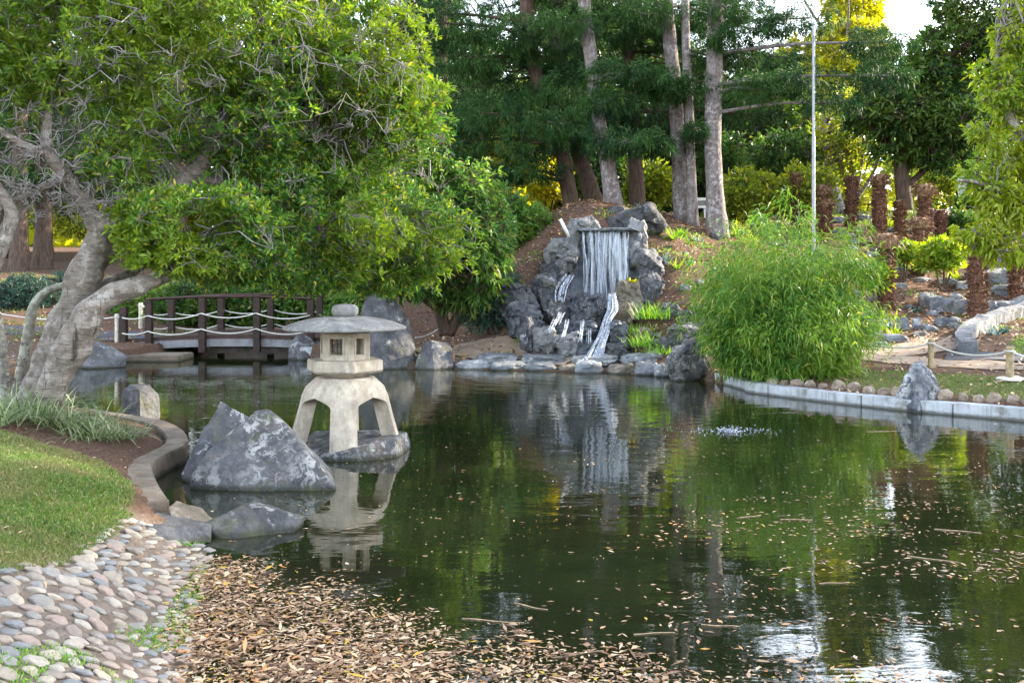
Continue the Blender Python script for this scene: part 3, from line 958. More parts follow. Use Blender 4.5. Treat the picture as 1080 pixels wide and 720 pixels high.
# ------------------------------------------------------------------ the big leaning tree on the left bank
Yt = 10.0
trunk_limbs = [
    plimb((30, 450, Yt, 27), (40, 425, Yt, 21), (56, 378, Yt, 18), (68, 345, Yt, 19), (80, 315, Yt, 16.5), (90, 288, Yt, 17), (101, 258, Yt, 14.5), (110, 236, Yt, 12)),
    plimb((44, 440, Yt - .2, 18), (56, 405, Yt - .3, 16), (72, 372, Yt - .35, 17), (86, 345, Yt - .35, 18), (96, 328, Yt - .35, 16), (108, 318, Yt - .3, 12.5), (128, 307, Yt - .25, 11), (150, 300, Yt - .15, 9.5), (172, 291, Yt, 8.5), (200, 274, Yt + .3, 5.5), (250, 258, Yt + .8, 4.4), (320, 240, Yt + 1.2, 3)),
    plimb((40, 438, Yt + .2, 15), (56, 415, Yt + .3, 11), (60, 440, Yt + .4, 9)),
    plimb((46, 452, Yt + .2, 12), (52, 425, Yt + .25, 10), (66, 385, Yt + .2, 9), (88, 325, Yt + .1, 7)),
    plimb((103, 262, Yt, 12), (110, 240, Yt - .05, 10.5), (122, 232, Yt - .1, 7)),
    plimb((106, 250, Yt, 8), (88, 212, Yt - .1, 9), (70, 185, Yt - .2, 8), (52, 160, Yt - .3, 6.5), (52, 120, Yt - .2, 5), (78, 70, Yt, 3.5), (100, 20, Yt, 2)),
    plimb((95, 285, Yt + .05, 9), (112, 268, Yt + .1, 9.5), (128, 250, Yt + .15, 9.5), (160, 222, Yt + .3, 9), (195, 190, Yt + .5, 9), (222, 160, Yt + .6, 9.5), (238, 120, Yt + .7, 7), (270, 70, Yt + .8, 5), (310, 20, Yt + .9, 3), (330, -30, Yt + 1, 1.8)),
    plimb((82, 320, Yt + .1, 8), (105, 303, Yt + .3, 7.5), (133, 290, Yt + .5, 7), (165, 270, Yt + .8, 5), (230, 245, Yt + 1.2, 3.5), (300, 225, Yt + 1.6, 2.4)),
    plimb((225, 158, Yt + .6, 7), (265, 150, Yt + .7, 6), (320, 142, Yt + .9, 4.5), (390, 150, Yt + 1.3, 3.2), (440, 160, Yt + 1.6, 2)),
    plimb((200, 186, Yt + .5, 6), (260, 195, Yt + .8, 5), (340, 205, Yt + 1.4, 3.6), (410, 215, Yt + 2, 2.4), (450, 225, Yt + 2.4, 1.5)),
    plimb((236, 125, Yt + .7, 5), (300, 90, Yt + 1, 4), (370, 60, Yt + 1.2, 2.8), (420, 40, Yt + 1.4, 1.6)),
    plimb((56, 165, Yt - .3, 5), (20, 150, Yt - .4, 4.5), (-20, 120, Yt - .5, 3.5), (-60, 60, Yt - .5, 2.5)),
    plimb((70, 186, Yt - .2, 5), (40, 200, Yt - .3, 5), (10, 215, Yt - .3, 3.5), (-15, 225, Yt - .3, 2)),
    plimb((75, 75, Yt, 3.4), (130, 40, Yt + .3, 2.8), (190, -10, Yt + .5, 2)),
]
blobs = [pblob(90, 40, 10.0, 120, 75, 900), pblob(250, 40, 10.5, 140, 80, 1300), pblob(375, 60, 11.0, 85, 75, 800),
         pblob(230, 120, 10.6, 130, 55, 900), pblob(395, 145, 11.3, 70, 60, 650), pblob(215, 240, 9.9, 85, 45, 650), pblob(150, 235, 9.8, 30, 28, 120),
         pblob(330, 235, 11.0, 95, 60, 950), pblob(425, 245, 12.0, 75, 58, 700), pblob(300, 180, 11.0, 90, 45, 560), pblob(10, 80, 9.8, 70, 60, 200), pblob(20, 20, 9.8, 90, 60, 400),
         pblob(200, -60, 10.2, 230, 60, 1300), pblob(-60, 120, 9.8, 50, 90, 200), pblob(120, 170, 9.9, 40, 30, 110), pblob(430, 110, 11.6, 45, 45, 300),
         pblob(180, 268, 10.0, 50, 20, 200), pblob(250, 278, 10.4, 60, 24, 300), pblob(330, 285, 11.2, 66, 24, 320), pblob(405, 285, 12, 50, 28, 280)]
bare = [pblob(50, 165, 9.8, 80, 70, 760), pblob(110, 215, 9.8, 50, 35, 260), pblob(200, 150, 10.3, 80, 50, 200), pblob(350, 120, 11, 80, 60, 220), pblob(20, 215, 9.7, 40, 25, 120), pblob(300, 80, 10.0, 120, 60, 130), pblob(390, 110, 10.7, 70, 60, 110), pblob(150, 60, 9.5, 90, 60, 80), pblob(420, 190, 11.5, 60, 40, 50)]
tree('leaning_tree', 'large gnarled tree with pale twisted trunk leaning over pond by the lawn', 'tree', (-4.7, 10.0, 0.3), trunk_limbs, blobs,
     M['bark_grey'], M['leaf_main'], M['twig'], leaf=(0.080, 0.027, 15), n_anchor=900, gap=0.44, gscale=1.5, hollow=0.4, voxel=0.022, bare=bare, r_twig=0.005, r_anchor=0.012, amp=0.26, sides=18)

# thin lichened stem beside it
st = thing('crooked_sapling', 'thin lichen covered stem curving up left of the leaning trunk', 'tree', (-5.15, 10.3, 0.35))
l = [tuple(Vector(p[:3]) - st.location) + (p[3],) for p in plimb((14, 432, 10.3, 7), (22, 395, 10.3, 6), (30, 350, 10.3, 5.5), (36, 322, 10.3, 5), (48, 308, 10.3, 4.5), (63, 302, 10.3, 3.4), (80, 296, 10.25, 2.2))]
l2 = [tuple(Vector(p[:3]) - st.location) + (p[3],) for p in plimb((6, 436, 10.35, 6), (3, 400, 10.4, 6), (2, 372, 10.4, 5.5), (-4, 330, 10.5, 5))]
link('trunk', limb_mesh('trunk', [spline(l, 6), spline(l2, 6)], 10, 0.14), M['bark_lichen'], st, smooth=True)
pts = in_ellipsoid(120, (0, -0.1, 0.45), (0.35, 0.3, 0.35), 0.2)
v, f = twig_net(pts, [spline(l, 6)], 30, 0.006, 0.004)
link('twigs', mesh_np('twigs', v, f), M['twig'], st)

# grey limb of a neighbour tree at the left edge
nb = [plimb((-40, 440, 9.4, 16), (-30, 360, 9.4, 14), (-14, 290, 9.4, 12), (4, 250, 9.4, 9), (12, 225, 9.4, 7), (-6, 190, 9.4, 4)), plimb((-28, 350, 9.4, 10), (-70, 250, 9.4, 8), (-110, 150, 9.4, 4))]
tree('edge_tree', 'grey limbed tree half outside the frame at the left edge', 'tree', (-5.2, 9.4, 0.4), nb,
     [pblob(-90, 120, 9.4, 70, 80, 300), pblob(-60, 20, 9.4, 70, 60, 300)], M['bark_grey'], M['leaf_main'], M['twig'], leaf=(0.085, 0.027, 9), n_anchor=60)

# ------------------------------------------------------------------ leafy trees behind the standing rock
g = P(470, 350, 21.0)
tree('leafy_shrub', 'broad leafy dark green shrub overhanging the standing rock beside the waterfall', 'shrub', (g.x, 20.9, tz(g.x, 20.9)),
     [plimb((470, 352, 20.9, 7), (462, 320, 20.7, 6), (450, 280, 20.3, 4), (440, 240, 20, 2)), plimb((474, 352, 20.9, 6), (492, 310, 20.6, 5), (505, 265, 20.2, 3), (515, 230, 20, 2)), plimb((470, 330, 20.8, 5), (425, 300, 20.2, 3), (400, 280, 19.9, 2))],
     [pblob(478, 245, 19.9, 54, 55, 900), pblob(435, 265, 19.9, 60, 50, 800), pblob(512, 258, 20.3, 26, 48, 420), pblob(468, 200, 19.8, 52, 44, 620), pblob(445, 170, 19.5, 36, 30, 300), pblob(400, 285, 19.9, 40, 25, 240), pblob(488, 300, 20.6, 36, 26, 280)],
     M['bark_dark'], M['leaf_shrub'], leaf=(0.165, 0.048, 10), n_anchor=160, gap=0.3, gscale=0.9, droop=0.3, up=0.25, r_twig=0.012, r_anchor=0.03)
g = G(522, 352)
tree('dark_shrub', 'low dark green shrub at the foot of the waterfall rocks', 'shrub', g,
     [plimb((520, 352, g.y, 4), (516, 330, g.y, 3), (510, 312, g.y, 1.5)), plimb((524, 352, g.y, 4), (530, 330, g.y + .2, 3), (534, 305, g.y + .3, 1.5))],
     [pblob(510, 320, g.y, 28, 28, 300), pblob(530, 312, g.y + .4, 22, 26, 220)], M['bark_dark'], M['leaf_teal'], leaf=(0.15, 0.04, 8), n_anchor=40, r_twig=0.01)
g = G(545, 262)
tree('dark_shrub', 'mid green shrub on the slope left of the waterfall top', 'shrub', g,
     [plimb((545, 262, g.y, 4), (548, 240, g.y, 2)), plimb((545, 262, g.y, 4), (525, 235, g.y, 2))],
     [pblob(548, 238, g.y, 32, 26, 300), pblob(516, 230, g.y, 32, 34, 320)], M['bark_dark'], M['leaf_shrub'], leaf=(0.2, 0.06, 8), n_anchor=40, r_twig=0.01)

# ------------------------------------------------------------------ pines on the mound
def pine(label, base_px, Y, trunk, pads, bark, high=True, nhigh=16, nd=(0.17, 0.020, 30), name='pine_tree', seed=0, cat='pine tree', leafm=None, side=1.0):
    """trunk: (px,py,r_px) up the stem, pads: (px,py,Y,rx_px,ry_px,count)"""
    L = [tuple(P(x, y, Y)) + (r * Y / F,) for x, y, r in trunk]
    bx = P(trunk[0][0], trunk[0][1], Y)
    base = np.array((bx.x, Y, tz(bx.x, Y) - 0.1))
    L[0] = (L[0][0], Y, base[2], L[0][3] * 1.25)
    top = np.array(L[-1])
    if high:
        d = np.array(L[-1]) - np.array(L[-2]); d = d / d[2]
        for z in (2.5, 5.5, 8.5):
            L.append((top[0] + d[0] * z * .5, Y, top[2] + z, top[3] * (1 - z / 10)))
    root = thing(name, label, cat, base)
    off = np.append(base, 0)
    S = spline(L, 6) - off
    link('trunk', limb_mesh('trunk', [S], 14, 0.10), bark, root, smooth=True)
    allp = [(P(px, py, yy), rx * yy / F, ry * yy / F, n) for px, py, yy, rx, ry, n in pads]
    if high:
        rr = np.random.default_rng(seed + 50)
        for k in range(nhigh):
            z = top[2] + rr.uniform(-0.6, 8.5)
            th = rr.uniform(0, 2 * math.pi); dist = rr.uniform(0.5, 2.6) * (1 - (z - top[2]) / 13)
            allp.append((Vector((top[0] + math.cos(th) * dist, Y + math.sin(th) * dist, z)), rr.uniform(.7, 1.3), rr.uniform(.28, .5), 60))
    V, B = [], MB()
    for c, rx, rz, n in allp:
        c = np.array(c) - base
        p = in_ellipsoid(n, c, (rx, min(rx, 1.3) * 0.9, rz), 0.25, 0.12, 1.3)
        k = nd[2]
        Cc = np.repeat(p, k, 0)
        D = rng.normal(size=Cc.shape) * 0.55
        o = np.repeat(unit((p - c) / np.array((rx, rx, rz))), k, 0)
        D = D + o * 0.6 + np.array((0, 0, -0.12))
        Ls = nd[0] * rng.uniform(0.55, 1.2, len(Cc))
        V.append(leaf_quads(Cc + rng.normal(size=Cc.shape) * 0.05, D, Ls, nd[1] * rng.uniform(.7, 1.3, len(Cc)), 0.30))
        # the branch that carries the pad
        zs = S[:, 2]
        target = c[2] + 0.15 * abs(c[0])
        i = int(np.argmin(np.abs(zs - (c[2] - 0.05))))
        a = S[i, :3]
        mid = (a + c) / 2 + np.array((0, 0, 0.10))
        r0 = min(0.055, S[i, 3] * 0.5)
        end = c + (c - a) / (np.linalg.norm(c - a) + 1e-6) * rx * 0.4
        q = spline([a, mid, c, end], 4)
        B.tube(q, list(np.linspace(r0, 0.012, len(q))), 6, noise_amp=0.1)
    B.build('branch', bark, root, smooth=True)['kind'] = 'stuff'
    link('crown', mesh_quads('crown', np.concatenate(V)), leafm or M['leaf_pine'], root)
    return root


pine('dark trunked pine at the left of the mound with dense drooping foliage', None, 27.0, [(604, 212, 7.5), (590, 150, 7.5), (570, 93, 7.5), (560, 50, 7.5), (553, -40, 7)],
     [(500, 60, 26.5, 60, 24, 190), (470, 25, 26.5, 55, 26, 190), (540, 35, 26, 40, 18, 130), (520, 120, 26, 62, 22, 200), (560, 150, 25.8, 50, 18, 150), (600, 95, 26, 42, 18, 140), (478, 150, 26.5, 45, 22, 150), (545, 75, 27.5, 60, 25, 170), (430, 15, 27, 40, 25, 130), (560, 180, 26, 36, 12, 90), (510, 185, 26.4, 40, 16, 110)],
     M['bark_dark'], seed=1)
pine('stout reddish brown pine trunk leaning left behind the waterfall', None, 27.6, [(630, 214, 9.5), (620, 190, 8.5), (611, 165, 8), (600, 120, 7.5), (590, 60, 8), (585, -40, 7)],
     [(620, 75, 27.2, 40, 14, 120), (575, 110, 27.2, 44, 16, 130), (620, 130, 27.0, 38, 14, 110), (580, 60, 27.2, 40, 16, 120), (600, 150, 27.2, 40, 14, 110), (600, 0, 27.2, 44, 18, 130), (590, 30, 28.4, 50, 20, 130), (545, 5, 28.4, 50, 18, 130), (640, 0, 28.6, 50, 16, 130), (560, 110, 28.8, 60, 24, 160), (630, 60, 28.8, 40, 18, 120), (500, 90, 29, 60, 30, 190)], M['bark_dark'], seed=2)
pine('slender grey pine leaning left directly above the waterfall', None, 25.2, [(648, 222, 9), (641, 175, 8), (630, 117, 7.5), (623, 60, 7), (616, 0, 6.5), (611, -60, 6)],
     [(655, 78, 24.6, 44, 13, 120), (690, 84, 24.8, 34, 12, 90), (600, 25, 25, 36, 15, 110), (655, 150, 24.4, 46, 13, 130), (640, 108, 24.6, 30, 14, 85), (590, 130, 24.8, 34, 14, 100), (690, 152, 24.7, 22, 11, 60)], M['bark_pine'], seed=3)
pine('shaded dark pine standing between two pale pine trunks', None, 28.0, [(673, 205, 7.5), (669, 150, 7), (665, 90, 6.5), (662, 20, 6), (660, -50, 7)],
     [(665, 110, 27.4, 36, 13, 100), (680, 40, 27.4, 40, 15, 110), (715, 30, 27.4, 36, 14, 100), (690, 130, 27.4, 36, 13, 100), (660, 10, 27.4, 40, 16, 110), (780, 120, 28.2, 44, 16, 130), (820, 60, 28.4, 44, 18, 130), (790, 90, 28.6, 46, 18, 130), (650, 30, 28, 42, 18, 110), (735, 20, 28.6, 44, 16, 120), (775, 5, 28.8, 44, 16, 120), (730, 60, 29, 40, 18, 110), (770, 75, 29, 40, 16, 100), (690, 60, 28.5, 40, 18, 110), (710, 120, 28.8, 34, 16, 90), (640, 130, 28.6, 50, 20, 130), (700, 5, 28, 40, 20, 110)], M['bark_dark'], seed=4)
pine('straight pale pine third from right in the clump on the mound', None, 26.0, [(721, 228, 8.5), (716, 160, 8), (711, 90, 7.5), (706, 40, 7.2), (702, -10, 7), (697, -70, 7)],
     [(725, 97, 25.4, 34, 11, 90), (680, 15, 25.6, 40, 16, 110), (745, 15, 26.6, 40, 18, 100), (740, 150, 25.6, 22, 9, 50)], M['bark_pine'], seed=5)
pine('thinnest pale pine close beside the white sign', None, 25.4, [(731, 232, 5.5), (729, 180, 5), (727, 120, 4.8), (724, 60, 4.5), (722, -20, 4), (720, -70, 3.5)],
     [(750, 60, 25.6, 26, 10, 60), (705, 95, 25, 24, 10, 60), (735, 136, 25, 15, 10, 40)], M['bark_pine'], seed=6)
pine('tall lichen spotted pine at the right end of the mound', None, 25.0, [(757, 240, 11), (754, 205, 9.5), (752, 150, 9), (753, 90, 9), (754, 40, 8.6), (755, -20, 9), (756, -80, 8)],
     [(800, 95, 24.6, 44, 13, 120), (845, 85, 24.4, 44, 14, 120), (790, 30, 24.8, 44, 15, 120), (840, 20, 24.6, 46, 17, 130), (780, 60, 25.4, 26, 11, 70), (765, 8, 24.6, 30, 14, 80), (880, 108, 24, 34, 8, 60), (925, 45, 23.8, 38, 15, 100), (760, 40, 24.4, 16, 10, 40), (930, 80, 23.6, 36, 14, 90)], M['bark_pine'], seed=7, nhigh=0)
pine('dark pine at the far left of the mound behind the leaning tree crown', None, 31.0, [(473, 250, 7), (470, 180, 7), (468, 120, 6.5), (466, 40, 6), (465, -40, 6)],
     [(450, 120, 31, 50, 28, 170), (490, 95, 31.5, 46, 24, 150), (440, 60, 31, 50, 30, 170), (480, 20, 31, 60, 30, 190), (430, 170, 31.5, 40, 22, 120), (405, 10, 31, 50, 30, 150)], M['bark_dark'], seed=8)
# bare trunks on the far left bank
for i, (x, yb, r, lab) in enumerate([(20, 288, 9, 'pine on the far left bank, left one of a pair on brown mulch'), (45, 286, 9.5, 'pine on the far left bank, right one of a pair on brown mulch'), (188, 285, 7, 'dark pine trunk far behind the bridge on the left bank')]):
    pine(lab, None, 31.5 + i, [(x, yb, r), (x + 1, 240, r * .9), (x + 1, 190, r * .85), (x + 2, 100, r * .8), (x + 2, 20, r * .7)],
         [(x - 30, 195, 31 + i, 50, 22, 110), (x + 30, 175, 32 + i, 60, 26, 130), (x, 120, 32 + i, 80, 40, 200), (x + 20, 40, 32 + i, 90, 50, 220)], M['bark_dark'], seed=20 + i, high=False)


# ------------------------------------------------------------------ trees further back and on the right
def simple_limbs(x, y, z, h, r, n=6, spread=0.4, seed=0, fork=0.35):
    rr = np.random.default_rng(seed)
    top = np.array((x + rr.normal() * .05 * h, y, z + h * 0.8))
    L = [[(x, y, z - .1, r * 1.3), (x + rr.normal() * .03 * h, y, z + h * .3, r), (*(top * .5 + np.array((x, y, z + h * .4)) * .5), r * .7), (*top, r * .25)]]
    for i in range(n):
        t = fork + (0.85 - fork) * i / n
        th = i * 2.4 + rr.uniform(-.4, .4)
        a = np.array((x, y, z + h * t)); s = h * spread * (1.1 - t * .7)
        b = a + np.array((math.cos(th) * s, math.sin(th) * s, h * .18 + s * .25))
        m = (a + b) / 2 + np.array((0, 0, -.04 * h))
        L.append([(*a, r * .55 * (1.2 - t)), (*m, r * .4 * (1.2 - t)), (*b, r * .12)])
    return L


# right edge lime tree, near
gx = P(1150, 330, 15.0)
limbs = [plimb((1150, 395, 15, 13), (1140, 330, 15, 11), (1120, 250, 15, 9), (1090, 170, 15, 6), (1060, 110, 15, 4), (1050, 50, 15, 2)), plimb((1120, 250, 15, 6), (1080, 215, 14.8, 4), (1040, 195, 14.6, 2.5), (1010, 190, 14.6, 1.5)),
         plimb((1125, 265, 15, 5), (1080, 250, 14.6, 3), (1050, 255, 14.5, 2)), plimb((1100, 190, 15, 5), (1060, 165, 15.4, 3), (1020, 130, 15.6, 1.6)), plimb((1130, 290, 15, 7), (1170, 180, 15, 5), (1180, 60, 15, 3))]
tree('lime_tree', 'sunlit yellow green tree leaning in from the right edge over the rock garden', 'tree', (gx.x, 15.0, tz(gx.x, 15.0)), limbs,
     [pblob(1062, 90, 15, 34, 40, 230), pblob(1040, 130, 15.2, 22, 24, 90), pblob(1072, 165, 14.8, 30, 30, 150), pblob(1048, 205, 14.7, 28, 20, 110), pblob(1078, 215, 14.6, 26, 26, 130), pblob(1035, 245, 14.6, 26, 20, 100), pblob(1068, 258, 14.6, 34, 18, 140), pblob(1025, 180, 14.7, 14, 14, 26), pblob(1072, 40, 15, 26, 30, 130), pblob(1130, 120, 15, 50, 90, 400), pblob(1010, 228, 14.8, 12, 16, 24), pblob(1110, -20, 15, 50, 50, 200)],
     M['bark_grey'], M['leaf_lime'], M['twig'], leaf=(0.115, 0.05, 8), n_anchor=160, gap=0.55, gscale=2.4, up=0.1, droop=0.4, hollow=0.15, r_twig=0.006)

# spreading dark tree on the right lawn
z0 = tz(13.8, 31.0)
tree('spreading_tree', 'dark green spreading tree on the lawn behind the palm stumps', 'tree', (13.6, 31.0, z0),
     [plimb((955, 222, 31, 9), (952, 195, 31, 8), (950, 160, 31, 7), (960, 110, 31, 5), (985, 60, 31, 4), (1010, 0, 31, 3), (1030, -60, 31, 2)), plimb((951, 170, 31, 5), (975, 150, 30.5, 4), (1010, 140, 30, 3), (1040, 135, 30, 2)), plimb((951, 165, 31, 5), (925, 140, 31, 3.5), (905, 120, 31, 2)), plimb((958, 120, 31, 4), (935, 95, 31, 3), (920, 80, 31, 2)), plimb((985, 70, 31, 4), (1030, 40, 31, 3), (1060, 10, 31, 2)),
      plimb((954, 200, 31, 4), (975, 180, 31, 3), (995, 172, 31, 2))],
     [pblob(942, 78, 31, 34, 26, 230), pblob(985, 95, 31, 50, 30, 380), pblob(950, 120, 30.5, 40, 26, 280), pblob(1015, 130, 30, 42, 26, 300), pblob(1010, 55, 31, 52, 30, 380), pblob(1035, 5, 31, 50, 34, 350), pblob(960, 155, 31, 42, 18, 220), pblob(1000, 165, 30.5, 34, 16, 160), pblob(915, 120, 31.5, 24, 20, 120), pblob(1070, 60, 31, 40, 50, 250)],
     M['bark_dark'], M['leaf_dark'], leaf=(0.21, 0.075, 14), n_anchor=140, gap=0.32, gscale=0.75, droop=0.3, up=0.3, r_twig=0.02, r_anchor=0.05)

# twiggy tree between pine and dark tree, yellow tree behind
tree('twiggy_tree', 'pale many stemmed thin leaved tree behind the tall pole', 'tree', (11.3, 33.0, tz(11.3, 33)),
     [plimb((900, 215, 33, 3), (898, 180, 33, 2.5), (893, 140, 33, 2), (888, 100, 33, 1)), plimb((900, 215, 33, 3), (908, 175, 33, 2), (912, 130, 33, 1.5), (915, 100, 33, 1)), plimb((900, 210, 33, 2.5), (885, 170, 33, 2), (872, 130, 33, 1)), plimb((902, 212, 33, 2.5), (922, 180, 33, 1.5), (932, 150, 33, 1))],
     [pblob(895, 135, 33, 42, 45, 300), pblob(880, 165, 33, 30, 30, 120)], M['bark_grey'], M['leaf_far'], leaf=(0.22, 0.08, 6), n_anchor=120, gap=0.35, r_twig=0.015, r_anchor=0.03)
tree('yellow_tree', 'bright yellow leaved tree rising behind the tall pole', 'tree', (15.3, 46.0, tz(15.3, 46)), simple_limbs(15.3, 46, tz(15.3, 46), 13, .3, 7, .3, 3),
     [pblob(898, 55, 45, 40, 36, 560), pblob(872, 85, 45, 36, 24, 360), pblob(900, 12, 46, 32, 26, 300), pblob(860, 95, 46, 26, 18, 180), pblob(845, 60, 46, 22, 22, 150), pblob(890, -28, 46, 26, 22, 200)], M['bark_grey'], M['leaf_yellow'], leaf=(0.30, 0.12, 13), n_anchor=80, gap=0.25, gscale=0.5, r_twig=0.02, r_anchor=0.06)


def bg_tree(label, x, y, h, wid, leafm, n, seed, leaf=(0.30, 0.11, 14), low=0.22, gap=0.3, name='background_tree', twig=0.02):
    z = tz(x, y)
    rr = np.random.default_rng(seed)
    bl = []
    m = 6
    for i in range(m):
        t = low + (1 - low) * (i + .5) / m
        w = wid * (0.75 + .35 * math.sin(math.pi * t)) * (1.15 - 0.45 * t)
        for k in range(2):
            th = rr.uniform(0, 6.28)
            bl.append(((x + math.cos(th) * w * .45, y + math.sin(th) * w * .4, z + h * t), (w * rr.uniform(.5, .75), w * .6, h / m * rr.uniform(.6, .95)), n / (2 * m)))
    return tree(name, label, 'tree', (x, y, z), simple_limbs(x, y, z, h, h * .022, 7, .33, seed), bl, M['bark_dark'], leafm, leaf=leaf, n_anchor=90, gap=gap, gscale=.5, droop=.25, up=.3, r_twig=twig, r_anchor=twig * 2.2, group=None)


bg_tree('dense dark bushy tree right of the tallest pine', 9.0, 37, 5.6, 2.6, M['leaf_dark'], 1500, 31, low=.12)
bg_tree('dark bushy tree behind the white sign', 6.4, 39, 6.0, 2.6, M['leaf_dark'], 1300, 32, low=.12)
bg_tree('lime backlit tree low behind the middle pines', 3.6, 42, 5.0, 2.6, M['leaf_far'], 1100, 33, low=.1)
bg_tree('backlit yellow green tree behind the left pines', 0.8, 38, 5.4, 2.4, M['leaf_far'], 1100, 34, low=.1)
bg_tree('dark green tree filling the gap left of the mound pines', -3.0, 41, 9.5, 3.6, M['leaf_dark'], 1900, 35, low=.1)
bg_tree('tall dark tree behind the leaning crown', -7.5, 44, 12, 4.0, M['leaf_dark'], 1900, 36)
bg_tree('tall dark green tree closing the gap behind the leaning trunk', -13.5, 40, 14.5, 5.0, M['leaf_dark'], 2200, 71, low=.2, gap=.15)
bg_tree('tall dense tree behind the left edge of the lawn', -21, 41, 14.5, 5.0, M['leaf_dark'], 2200, 72, low=.2, gap=.15)
bg_tree('high dark conifer like tree behind the middle pines', 3.8, 47, 15, 3.6, M['leaf_dark'], 2000, 73, low=.2, gap=.15)
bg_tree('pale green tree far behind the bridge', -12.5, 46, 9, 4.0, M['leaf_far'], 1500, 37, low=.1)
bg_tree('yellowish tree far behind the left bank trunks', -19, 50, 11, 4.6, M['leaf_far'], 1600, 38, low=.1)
bg_tree('dark tree far left behind the asphalt path', -25, 47, 13, 5.0, M['leaf_dark'], 1600, 39)
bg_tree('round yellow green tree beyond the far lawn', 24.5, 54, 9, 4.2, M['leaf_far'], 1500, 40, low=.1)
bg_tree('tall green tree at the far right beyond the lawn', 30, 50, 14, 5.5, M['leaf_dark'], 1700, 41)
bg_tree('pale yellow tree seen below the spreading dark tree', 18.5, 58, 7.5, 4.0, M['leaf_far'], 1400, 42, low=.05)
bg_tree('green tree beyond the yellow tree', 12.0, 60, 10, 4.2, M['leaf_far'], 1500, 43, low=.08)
bg_tree('dark tree in the gap behind the rightmost pine', 7.5, 52, 12, 3.6, M['leaf_dark'], 1500, 44)
bg_tree('blue green tall tree behind the pine clump', 2.5, 56, 15, 4.4, M['leaf_dark'], 1700, 45)
bg_tree('lone dark tree far behind the rock garden', 22.5, 42, 7, 3.0, M['leaf_dark'], 1300, 46, low=.12)

for i, (x, y, h) in enumerate([(28.5, 13, 14), (29.5, 18, 14.5), (29, 23, 14.5)]):  # unseen trees added off-frame so the low sun reaches the pond only dappled
    bg_tree(['unseen tall tree added right of the lime tree to block low sun', 'unseen broad tree added beyond the right frame edge to block low sun', 'unseen tall tree added far right of the lawn to block low sun', 'unseen dark tree added behind the right lawn edge to block low sun', 'unseen big tree added deep behind the right lawn to block low sun', 'unseen high crowned tree added behind the far lawn to block low sun'][i], x, y, h, 5.0, M['leaf_dark'], 1150, 60 + i, leaf=(.42, .16, 9), low=.10, gap=.45)
# far-off wood closing the horizon
C = []
for i in range(60):
    a = rng.uniform(-1.05, 1.05)
    d = rng.uniform(72, 100)
    C.append(in_ellipsoid(150, (math.sin(a) * d, math.cos(a) * d, 6.5), (6, 4, rng.uniform(4, 5.5)), 0.5, 0.15, 0.4))
C = np.concatenate(C)
tag(link('far_wood', mesh_quads('far_wood', rosettes(C, unit(rng.normal(size=C.shape)), 5, 1.3, 0.6)), M['leaf_far']), kind='stuff')
# understorey behind the pines
def bush(label, px, py, Y, rx, ry, leafm, n, leaf=(0.2, 0.08, 7), name='bush', group=None):
    c = P(px, py, Y)
    zb = tz(c.x, Y)
    s = Y / F
    stems = [[(c.x + dx * .2, Y, zb - .05, .03), (c.x + dx * .6, Y, (zb + c.z) / 2, .02), (c.x + dx, Y, c.z + ry * s * .5, .008)] for dx in (-rx * s * .5, 0.02, rx * s * .5)]
    return tree(name, label, 'bush', (c.x, Y, zb), stems, [(tuple(c), (rx * s, rx * s * .7, ry * s), n), ((c.x - rx * s * .3, Y, c.z - ry * s * .4), (rx * s * .8, rx * s * .6, ry * s * .7), n * .5)], M['bark_dark'], leafm, leaf=leaf, n_anchor=40, gap=.25, gscale=1.2, r_twig=.008, r_anchor=.014, group=group, crown='foliage')


bush('yellow backlit bush under the left pines', 575, 190, 30, 26, 24, M['leaf_yellow'], 170)
bush('lime bush between the dark pine trunks', 688, 195, 30.5, 26, 26, M['leaf_far'], 260)
bush('loose lime bush right of the white sign', 788, 205, 30, 34, 26, M['leaf_far'], 320)
bush('yellow green bush behind the tall pole', 850, 200, 30, 34, 26, M['leaf_far'], 300)
bush('dark hedge like bush behind the mound pines', 640, 180, 33, 44, 36, M['leaf_dark'], 420)
bush('dark bush behind the lichen spotted pine', 755, 175, 32, 36, 40, M['leaf_dark'], 420)
bush('dark bush beside the tall pole', 825, 170, 33, 40, 34, M['leaf_dark'], 420)
bush('mid green bush at the left of the mound', 520, 215, 29, 34, 24, M['leaf_far'], 260)
bush('rounded bright green bush behind the bridge rail', 345, 312, 25.6, 46, 34, M['leaf_shrub'], 640, leaf=(.16, .06, 8))
bush('mid green bush behind the middle of the bridge', 278, 312, 25.9, 46, 34, M['leaf_shrub'], 620, leaf=(.16, .06, 8))
bush('dark green bush behind the near bridge post', 212, 316, 25.7, 42, 30, M['leaf_dark'], 520, leaf=(.16, .05, 8))
bush('dull green bush at the left bridge end', 155, 320, 26.2, 40, 26, M['leaf_shrub'], 420, leaf=(.16, .05, 8))
bush('low bluish juniper bush beside the asphalt path', 28, 312, 26, 36, 20, M['leaf_teal'], 520, leaf=(.13, .03, 9))
bush('low bluish juniper spreading behind the leaning trunk', 75, 305, 27, 30, 18, M['leaf_teal'], 380, leaf=(.13, .03, 9))
bush('lush bush between bridge and standing rock', 372, 335, 23, 26, 28, M['leaf_shrub'], 360, leaf=(.15, .06, 8))
bush('glossy leafy bush below the flared palm stump', 995, 268, 23.5, 24, 15, M['leaf_lime'], 200, leaf=(.17, .06, 8))
bush('leafy bush left of the flared palm stump', 953, 266, 24, 12, 10, M['leaf_lime'], 80, leaf=(.17, .06, 8))
bush('green shrub behind the pinkish rock', 1012, 240, 29, 18, 16, M['leaf_dark'], 160, leaf=(.2, .08, 8))
bush('small green bush among stones right of the bamboo', 925, 290, 21.5, 14, 14, M['leaf_lime'], 130, leaf=(.14, .05, 8))
